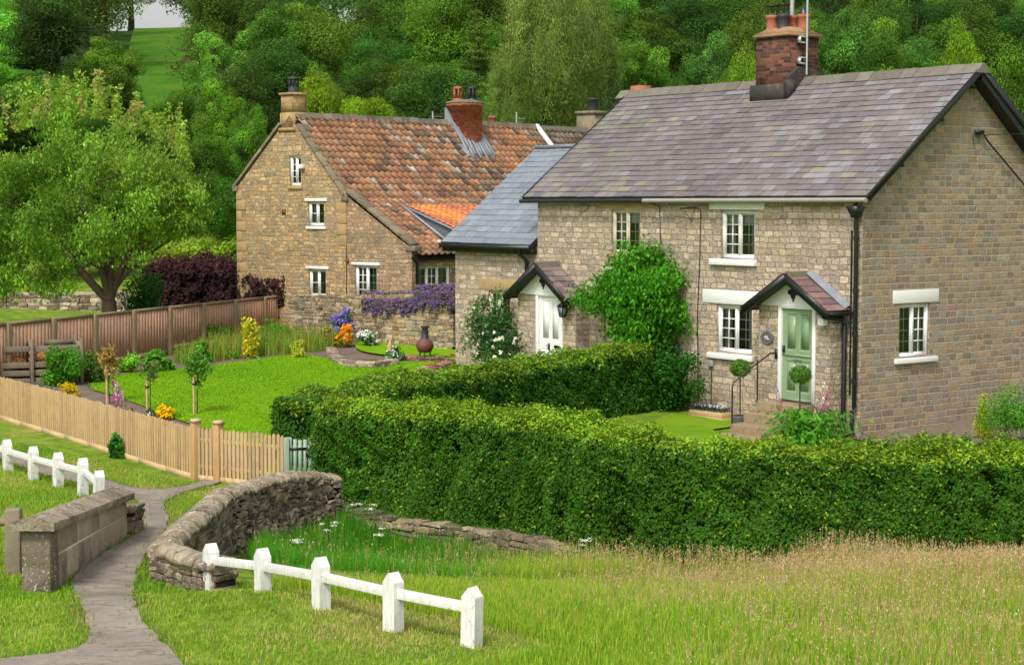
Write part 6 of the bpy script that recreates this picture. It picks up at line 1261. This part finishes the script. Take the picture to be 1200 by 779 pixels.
def unit_rows(v): return v/(np.linalg.norm(v, axis=1, keepdims=True)+1e-9)
def scatter(poly, n, off=0, excl=()):
    P = np.asarray(poly, float)[:, :2]; lo, hi = P.min(0), P.max(0); out = []
    q = R.uniform(lo, hi, (int(n*1.0), 2)); k = inpoly(P, q[:, 0], q[:, 1])
    for e in excl: k &= ~inpoly(np.asarray(e)[:, :2], q[:, 0], q[:, 1])
    q = q[k]; return np.column_stack([q, gz(q[:, 0], q[:, 1])+off])
bgp = [G(205, 398)[:2], G(240, 407)[:2], G(300, 418)[:2], G(385, 408)[:2], G(400, 392)[:2], G(345, 376)[:2], G(290, 372)[:2]]
bgp = [(-9.6, 49.3), (-9.0, 48.6), (-8.0, 49.8), (-5.3, 51.2), (-5.0, 53.4), (-6.7, 55.5), (-8.6, 53.5)]
P = scatter(bgp, 8000); n = len(P); mixc = R.random((n, 1)); col = np.where(mixc < .55, lin(112, 158, 44), np.where(mixc < .88, lin(160, 172, 70), lin(176, 136, 76)))
blades('border_grass', P, R.uniform(.25, .7, n), .02, col, .22, (.3, .12, lin(168, 140, 96)), label='tall feathery grasses and seedheads along the boarded fence', cat='grass')
pl(322, 405, 40, 34, 'leafy_plant', 'leafy green clump among the tall grasses in front of the fence', 'plant', GRN, 900, .12)
pl(255, 404, 60, 26, 'leafy_plant', 'wide green clump at the left end of the tall grasses', 'plant', GRN, 1200, .12)
pl(375, 396, 46, 34, 'leafy_plant', 'feathery green clump left of the blue flowers', 'plant', LGRN, 1300, .1)
for (u_, v_, w_, h_, c_, lab_) in ((222, 404, 30, 22, GRN, 'fresh green clump left of the tall golden shrub'), (316, 398, 36, 30, lin(120, 160, 60), 'pale green feathery clump right of the tall golden shrub'), (336, 412, 30, 20, LGRN, 'bright green low clump beside the small yellow shrub'), (362, 392, 40, 34, lin(100, 150, 50), 'green bushy clump under the end post of the boarded fence'), (384, 408, 24, 26, lin(150, 140, 60), 'brownish yellow grassy clump left of the orange flowers'), (205, 412, 26, 14, LGRN, 'low lime clump at the left end of the back border'), (448, 402, 30, 22, LGRN, 'lime green clump in front of the second blue mound'), (486, 400, 30, 24, GRN, 'dark green clump left of the chimenea neck')):
    pl(u_, v_, w_, h_, 'border_plant', lab_, 'plant', c_, 900, .1)
pl(404, 408, 26, 30, 'orange_flowers', 'orange and yellow flowers at the left end of the stone kerb', 'flowers', lin(160, 160, 50), 500, .1, flower=(lin(236, 150, 40), 220, .09, 1))
pl(402, 402, 48, 46, 'blue_flowers', 'mound of lavender blue flowers below the garden wall', 'flowers', lin(60, 104, 52), 1500, .11, flower=(lin(134, 124, 200), 600, .09, 1), dep=.6)
pl(440, 396, 56, 36, 'blue_flowers', 'second mound of blue flowers right of the lavender blue one', 'flowers', lin(64, 110, 50), 1500, .11, flower=(lin(138, 126, 200), 560, .09, 1), dep=.6)
pl(430, 408, 30, 28, 'white_flowers', 'white flowered and variegated clump in front of the blue flowers', 'flowers', lin(84, 118, 64), 900, .09, flower=(lin(232, 232, 224), 150, .08, 1))
pl(468, 399, 52, 32, 'leafy_plant', 'lime green leafy clump with tiny white flowers under the wall', 'plant', lin(120, 164, 50), 1600, .1, flower=(lin(232, 232, 220), 70, .06, 1))
pl(500, 398, 34, 36, 'leafy_plant', 'rounded green clump behind the terracotta chimenea', 'plant', lin(90, 146, 44), 1200, .1)
pl(522, 401, 44, 42, 'garden_shrub', 'large green shrub in the corner by the cottage side wing', 'shrub', lin(72, 140, 40), 2600, .11, dep=.5)
# purple trailing flowers on the garden wall
def drape(u0, u1, v0, v1, n, label, Yf=lambda u: 54.3-(u-343)/193*3.5):
    root = empty('trailing_flowers', tuple(float(q) for q in at((u0+u1)/2, v1, Yf((u0+u1)/2)-.25)), 0, label, 'flowers', 'purple flowers trailing over the garden wall'); o = np.array(root.location)
    u = R.uniform(u0, u1, n); k = R.random(n); v = v0+(v1-v0)*k**1.2*(.8+.25*np.sin(u*.21+1)*np.sin(u*.57))+R.normal(0, 1.5, n); P = np.array([at(a, b, Yf(a)-R.uniform(.22, .42)+(.25 if b < v0+6 else 0)) for a, b in zip(u, v)])-o
    c = np.where((R.random((n, 1))+.25*np.sin(u*.35+v*.6)[:, None] < .4), lin(116, 82, 158), np.where(R.random((n, 1)) < .6, lin(128, 108, 112), lin(96, 110, 66))); m = MB(); m.quads(leaf_quads(P, np.tile(vec(0, -1, .5), (n, 1)), .1, .07, .6), vary(W3, n, .22, .06)*c); m.build('foliage', PETAL, root)
drape(424, 486, 344, 370, 3800, 'purple flowers hanging over the middle of the garden wall'); drape(486, 533, 336, 364, 3400, 'taller mound of purple flowers where the wall meets the cottage')
# curved stone kerb, brick edging, chimenea, pot
kp_ = [G(388, 414)[:2], G(392, 424)[:2], G(412, 431)[:2], G(440, 432)[:2], G(464, 428)[:2]]
kz = [g1(*q)+.2 for q in kp_]; stonewall('stone_kerb', kp_, kz, .28, .075, .2, [lin(176, 156, 136)*1.5, lin(150, 128, 112)*1.5, lin(190, 172, 150)*1.4], RUB, 'low curved drystone kerb edging the upper flower bed', 'kerb', zb=[z-.32 for z in kz])
bk = [G(476, 421)[:2], G(505, 424)[:2], G(535, 420)[:2]]; bz = [g1(*q)+.14 for q in bk]; stonewall('brick_edging', bk, bz, .3, .07, .22, [lin(160, 92, 76)*1.5, lin(176, 112, 96)*1.5, lin(140, 110, 98)*1.5], RUB, 'low red brick edging in front of the chimenea', 'kerb', zb=[z-.25 for z in bz])
bk = [G(494, 438)[:2], G(512, 431)[:2], G(535, 425)[:2]]; bz = [g1(*q)+.1 for q in bk]; stonewall('brick_edging', bk, bz, .5, .06, .2, [lin(170, 110, 92)*1.5, lin(150, 96, 80)*1.5, lin(176, 150, 132)*1.4], RUB, 'zigzag broken brick steps between lawn and cottage corner', 'kerb', zb=[z-.2 for z in bz], jit=.04)
p = G(498, 423); e = empty('chimenea', tuple(float(q) for q in p+vec(0, 0, .14)), 0, 'brown clay chimenea with dark neck standing on the brick edging', 'chimenea')
m = MB(); m.lathe((0, 0, .1), [(.1, 0), (.2, .06), (.25, .17), (.23, .28), (.14, .38), (.11, .4)], 20); m.build('fire_bowl', mat_plain('brown_clay', lin(104, 62, 48), .7, .25, 6, .3, dirt=lin(60, 40, 34)), e, smooth=True)
m = MB(); m.lathe((0, 0, .48), [(.115, 0), (.12, .03), (.1, .05), (.085, .3), (.12, .34), (.12, .38), (.07, .38)], 18); m.build('neck', DARKPOT, e, smooth=True)
m = MB(); [m.tube([(.14*math.cos(a), .14*math.sin(a), .14), (.2*math.cos(a), .2*math.sin(a), -.05)], .02, 6) for a in (0.5, 2.6, 4.7)]; m.lathe((0, 0, .12), [(.19, 0), (.19, .03)], 16); m.build('iron_stand', BLACK, e)
pl(462, 423, 26, 22, 'variegated_plant', 'cream edged leafy plant left of the chimenea', 'plant', lin(90, 130, 84), 700, .09, flower=(lin(216, 222, 196), 60, .07, 1))
p = G(457, 416); e = empty('garden_ornament', tuple(float(q) for q in p), 0, 'small pointed terracotta ornament on the upper lawn edge', 'ornament'); m = MB(); m.lathe((0, 0, 0), [(.1, 0), (.1, .12), (.07, .2), (.09, .24), (.03, .4), (0, .45)], 10); m.build('body', mat_plain('pale_terracotta', lin(196, 150, 112), .8, .1), e)
# cottage side: rose, climber, ivy, topiary, trough, dwarf conifers
def wallplant(name, label, cat, lc, rad, n, L, col, aspect=.6, flower=None, stems=6, ncl=30, group=None, droop=None, cs=.2):
    c = cw(*lc); g0_ = g1(c[0], c[1]); root = empty(name, (float(c[0]), float(c[1]), g0_), TH, label, cat, group); m = MB(); cl = []; zc = lc[2]-g0_
    for i in range(ncl):
        d = sph(1)[0]; q = R.uniform(.35, 1.08); cl.append((vec(d[0]*rad[0]*q, d[1]*rad[1]*q, zc+d[2]*rad[2]*q), (max(.12, rad[0]*.42), rad[1]*R.uniform(.16, .3), rad[2]*R.uniform(.16, .28)), 1))
    add_clumps(m, cl, n, L, L*aspect, col, droop=droop, inner=.7, cs=cs, fuzz=.42); m.build('foliage', LEAF, root); m = MB()
    for i in range(stems): t_ = cl[i][0]; b = vec(R.uniform(-.05, .1), R.normal(0, .12), -.05); pts = [b, (b+t_)/2*vec(1, .6, 1), t_]; m.tube(pts, [.035, .025, .01], 6)
    m.build('stems', BARK, root)
    if flower:
        fc, fn, fs = flower; P = np.array([cl[R.integers(ncl)][0]+sph(1)[0]*vec(.1, .25, .2)+vec(-.2, 0, 0) for _ in range(fn)]); f = MB()
        for p_ in P:
            f.quads(leaf_quads(np.tile(p_, (9, 1))+R.normal(0, fs*.16, (9, 3)), sph(9), fs, fs*.8, .3), vary(fc, 9, .06, .02))
        f.build('flowers', PETAL, root)
    return root
wallplant('climbing_shrub', 'large bright green climbing shrub trained against the cottage front wall', 'shrub', (-.5, 6.55, 2.75), (.55, 1.7, 1.2), 15000, .12, lin(82, 148, 34), ncl=60, droop=(0, 0, -1), cs=.2)
wallplant('ivy_mound', 'dark green ivy mound spilling over the end of the inner hedge', 'ivy', (-.55, 5.75, .9), (.6, 1.25, .95), 11000, .085, lin(50, 104, 30), ncl=40)
wallplant('rose_bush', 'tall white flowered rose bush beside the white cottage door', 'rose bush', (-.6, 12.4, 1.55), (.4, .85, 1.05), 4600, .085, lin(66, 108, 50), flower=(lin(236, 234, 214), 24, .08), ncl=34)
wallplant('rose_bush', 'low right rose bush with white blooms in front of the white door', 'rose bush', (-1.0, 10.9, 1.0), (.4, .65, .55), 1700, .08, lin(54, 92, 48), flower=(lin(240, 238, 220), 14, .1), ncl=14)
for (x, y, lab) in ((-1.0, 2.55, 'left clipped bay ball on a bare stem beside the handrail'), (-1.05, .72, 'right clipped bay ball on a bare stem beside the green door')):
    c = cw(x, y); z0 = 0.0; e = empty('topiary_ball', (float(c[0]), float(c[1]), z0), TH, lab, 'topiary', 'clipped bay balls either side of the green door'); m = MB(); m.lathe((0, 0, 0), [(.13, 0), (.17, .26), (.18, .3), (.15, .3)], 14); m.build('pot', mat_plain('grey_pot', lin(92, 92, 90), .7), e)
    m = MB(); m.tube([(0, 0, .25), (.01, .02, 1.2)], .016, 6); m.build('stem', BARK, e); m = MB(); n = 900; d = sph(n); P = vec(0, 0, 1.34)+d*vec(.24, .24, .2)*(1-R.random((n, 1))*.35); m.quads(leaf_quads(P, d, .07, .035, .5), vary(lin(92, 132, 44), n, .2, .1)); m.build('foliage', LEAF, e)
e = empty('flower_trough', tuple(float(q) for q in cw(-.35, 4.15)), TH, 'timber sleeper trough of small white and blue flowers under the front window', 'planter'); m = MB(); m.box(-.2, .2, -.55, .55, -.05, .1); m.box(-.19, .19, -.54, .54, .104, .2); m.build('trough', NEWWOOD, e, bevel=.01)
m = MB(); n = 700; P = R.uniform(-1, 1, (n, 3))*vec(.15, .5, 0)+vec(0, 0, .22); P[:, 2] += R.random(n)*.09; m.quads(leaf_quads(P, sph(n)+vec(0, 0, 1), .05, .03, .5), vary(lin(70, 84, 70), n, .2, .1)); m.build('foliage', LEAF, e)
m = MB(); n = 60; P = R.uniform(-1, 1, (n, 3))*vec(.15, .5, 0)+vec(0, 0, .32); m.quads(leaf_quads(P, sph(n)+vec(-1, 0, 1), .05, .045, .4), vary(lin(190, 196, 220), n, .1, .05)); m.build('flowers', PETAL, e)
pc_ = at(1153, 503, 36.2); plant('dwarf_conifer', 'small golden dwarf conifer on the gravel by the gable wall', 'conifer', (pc_[0], pc_[1], g1(pc_[0], pc_[1])), .46, .46, .98, lin(172, 184, 50), 2600, .05, shape='cone', ncl=26)
pc_ = at(1196, 505, 35.4); plant('juniper', 'spreading green juniper at the right edge beside the gable wall', 'conifer', (pc_[0], pc_[1], g1(pc_[0], pc_[1])), .95, .8, 1.25, lin(92, 142, 50), 6500, .06, z0=.3, ncl=30)
pc_ = at(1130, 505, 35.6); plant('lavender_tuft', 'grey green lavender tuft on the gravel left of the dwarf conifer', 'plant', (pc_[0], pc_[1], g1(pc_[0], pc_[1])), .16, .16, .38, lin(110, 134, 84), 260, .09, aspect=.2)
p = at(166, 365, 57); plant('dark_conifer', 'rounded dark green conifer bush between cherry trunk and purple hedge', 'conifer', (p[0], 57, g1(p[0], 57)), .9, .9, 2.1, lin(44, 92, 30), 4500, .1, ncl=22)
# gravel and lawn by the cottage
sheet('gravel', [cw(-.3, -.05)[:2], cw(-.9, -1.6)[:2], cw(2, -3.2)[:2], cw(8, -3.5)[:2], cw(8, .0)[:2], cw(1, .02)[:2]], GRAVEL, .03, .3, 0)
cl_poly = [cw(-.75, 4.9)[:2], cw(-.75, 2.6)[:2], cw(-2.2, 2.5)[:2], cw(-3, -1)[:2], (8, 29), (5, 27.2), (2.5, 28.2), (-1.5, 31.4), (-2.8, 32.2), (1.2, 36.8), (3, 38.6)]
sheet('cottage_lawn', cl_poly, LAWN2, .04, .3, 1)

# ================================================================== GRASS IN THE FOREGROUND
WALLP = [[(-6.15, 21.2), (-5.6, 21.2), (-5.45, 26.1), (-6.05, 26.1)]]
def noise2(seed, k): 
    f = sinoise(seed, k); return lambda P: f(np.column_stack([P[:, 0], P[:, 1], np.zeros(len(P))]))
na_, nb2 = noise2(31, .9), noise2(32, 3)
def isleft(P): return None
pathp = PATHB
# mown verge
vg = [(-9, 15.4), (-1.5, 15.4), (3.4, 16), (.8, 19), (-1.4, 20.2), (-3.2, 21.8), (-4.2, 22.2), (-4.6, 26), (-4.2, 29.8), (-5.6, 31.5), (-7, 33), (-13.5, 39.2), (-14.5, 33), (-12, 27), (-9, 20)]
P = scatter(vg, 300000, 0, [pathp]+WALLP); n = len(P); nn = na_(P)[:, None]; n3 = nb2(P)[:, None]
col = np.where(R.random((n, 1)) < .3, lin(170, 180, 78), lin(136, 172, 46))*np.exp(.14*n3); k = (nn+.5*n3+R.normal(0, .4, (n, 1)) > 1.1); col = np.where(k, lin(186, 172, 104), col); col = np.where((nn+R.normal(0, .4, (n, 1)) < -.9), lin(108, 160, 32), col)
blades('mown_grass', P, (.035+.03*R.random(n)+.03*np.clip(-nn[:, 0], 0, 1.2)), .012, col, .5, label='short mown verge grass beside the footpath', cat='grass')
# edge tufts along path and walls
mg = [(-3.9, 15.2), (5, 15.2), (6, 17), (4, 19.5), (0, 21.5), (-1.9, 22.6), (-2.6, 24.5), (-3.6, 21.6), (-1.6, 19.2), (-.3, 17.6)]
P = scatter([(-3.2, 15.3), (12, 15.3), (13.5, 24.9), (3.5, 24.45), (1.6, 25.6), (.2, 27.2), (-1.0, 28.4), (-2.4, 29.1), (-3.1, 29.2), (-3.4, 27.8), (-3.9, 26.6), (-3.6, 24), (-3.2, 22.2), (-2.6, 20.6), (-.8, 18.9), (.6, 17.4), (-.6, 16.2)], 430000, 0, [])
dens_k = R.random(len(P)) < .95; P = P[dens_k]; n = len(P); nn = na_(P); n3 = nb2(P)
x, y = P[:, 0], P[:, 1]
rgt = np.clip((x-.4)/3.6, 0, 1)                       # taller to the right
bank = np.clip((y-18.5)/3.0, 0, 1)
hgt = .13+.14*rgt+.22*rgt*bank+.2*bank*(1-rgt)*(y > 24)+.08*bank*(1-rgt); hgt = hgt*np.clip(1+.14*nn+.08*n3, .7, 1.3)*R.uniform(.6, 1.15, n)
strw = (R.random(n)+.18*nn+.12*n3 < (.1+.2*rgt*bank+.22*rgt))
col = np.where(strw[:, None], lin(196, 182, 104), np.where((R.random(n)-.15*nn < .55-.25*(1-bank))[:, None], lin(172, 188, 60), lin(132, 176, 42)))
ditch = ((x+.9*nn*.5+.5*n3+R.normal(0, .5, n) < -.3) & (y+R.normal(0, .4, n) > 22.2))[:, None]; col = np.where(ditch & ~strw[:, None], lin(88, 158, 30), col)
hd = (hgt > .2) & (R.random(n) < .02+.13*rgt*(.6+.4*nn)+.3*np.clip((y-20.5)/3, 0, 1)*rgt*np.clip(1+.4*nn, .3, 1.5))
blades('meadow_grass', P[~hd], hgt[~hd], .009, col[~hd], .3, label='long green meadow grass in front of the hedge', cat='grass')
blades('seeding_grass', P[hd], hgt[hd]*1.3, .008, np.where(R.random((hd.sum(), 1)) < .4, lin(190, 172, 104), col[hd]), .2, (.85, .12, lin(204, 168, 138)), label='tall straw and pinkish seedhead grass in front of the hedge', cat='grass')
# ragged edges where turf meets path, walls and posts
B = PATHB; k = (B[:, 1] > 15) & (B[:, 1] < 36); B = B[k]; P = np.repeat(B, 34, 0)+R.normal(0, .07, (len(B)*34, 2)); k = ~inpoly(PATHB, P[:, 0], P[:, 1]) | (R.random(len(P)) < .25); P = P[k]; P = np.column_stack([P, gz(P[:, 0], P[:, 1])]); n = len(P)
blades('path_edge_grass', P, R.uniform(.03, .1, n), .012, np.where(R.random((n, 1)) < .4, lin(168, 156, 96), lin(116, 148, 44)), .6, label='dry ragged grass fringe along both edges of the footpath', cat='grass')
P = scatter(lawn_poly, 120000); n = len(P); blades('lawn_grass', P+vec(0, 0, .045), R.uniform(.02, .04, n), .016, np.where(R.random((n, 1)) < .06, lin(150, 178, 44), np.where(nb2(P)[:, None] > .4, lin(112, 160, 20), lin(98, 152, 14))), .5, label='fine bright blades of the big lush lawn', cat='grass')

# white cow parsley in the rough grass and ditch
for (u_, v_, h_, lab_) in ((430, 640, .75, 'white cow parsley leaning in the ditch below the curved wall end'), (386, 660, .6, 'short white cow parsley behind the second knee rail post gap'), (447, 655, .5, 'small white cow parsley behind the middle of the right knee rail'), (700, 676, .55, 'white cow parsley in front of the hedge below the climbing shrub'), (757, 672, .6, 'white cow parsley at the right end of the visible retaining wall'), (352, 668, .5, 'tiny white cow parsley close to the foot of the curved wall')):
    p = G(u_, v_); e = empty('cow_parsley', tuple(float(q) for q in p), 0, lab_, 'flowers'); m = MB(); f = MB(); lf = MB(); lean_ = R.normal(0, .12, 2)
    for i in range(4):
        t_ = vec(lean_[0]+R.normal(0, .08), lean_[1]+R.normal(0, .08), h_*R.uniform(.75, 1.1)); m.tube([(0, 0, 0), t_*vec(.4, .4, .6), t_], [.006, .004, .003], 5); n_ = 26; P = t_+np.column_stack([R.normal(0, .035, (n_, 2)), R.normal(0, .006, n_)]); f.quads(leaf_quads(P, np.tile(vec(0, -.4, 1), (n_, 1)), .02, .018, .4), vary(lin(226, 226, 210), n_, .08, .03))
    P = R.normal(0, .07, (60, 3))*vec(1, 1, 0)+np.column_stack([np.zeros((60, 2)), R.random(60)*h_*.5]); lf.quads(leaf_quads(P, sph(60), .08, .03, .5), vary(lin(84, 140, 44), 60, .2, .1)); m.build('stems', STEM, e); f.build('umbels', PETAL, e); lf.build('leaves', LEAF, e)
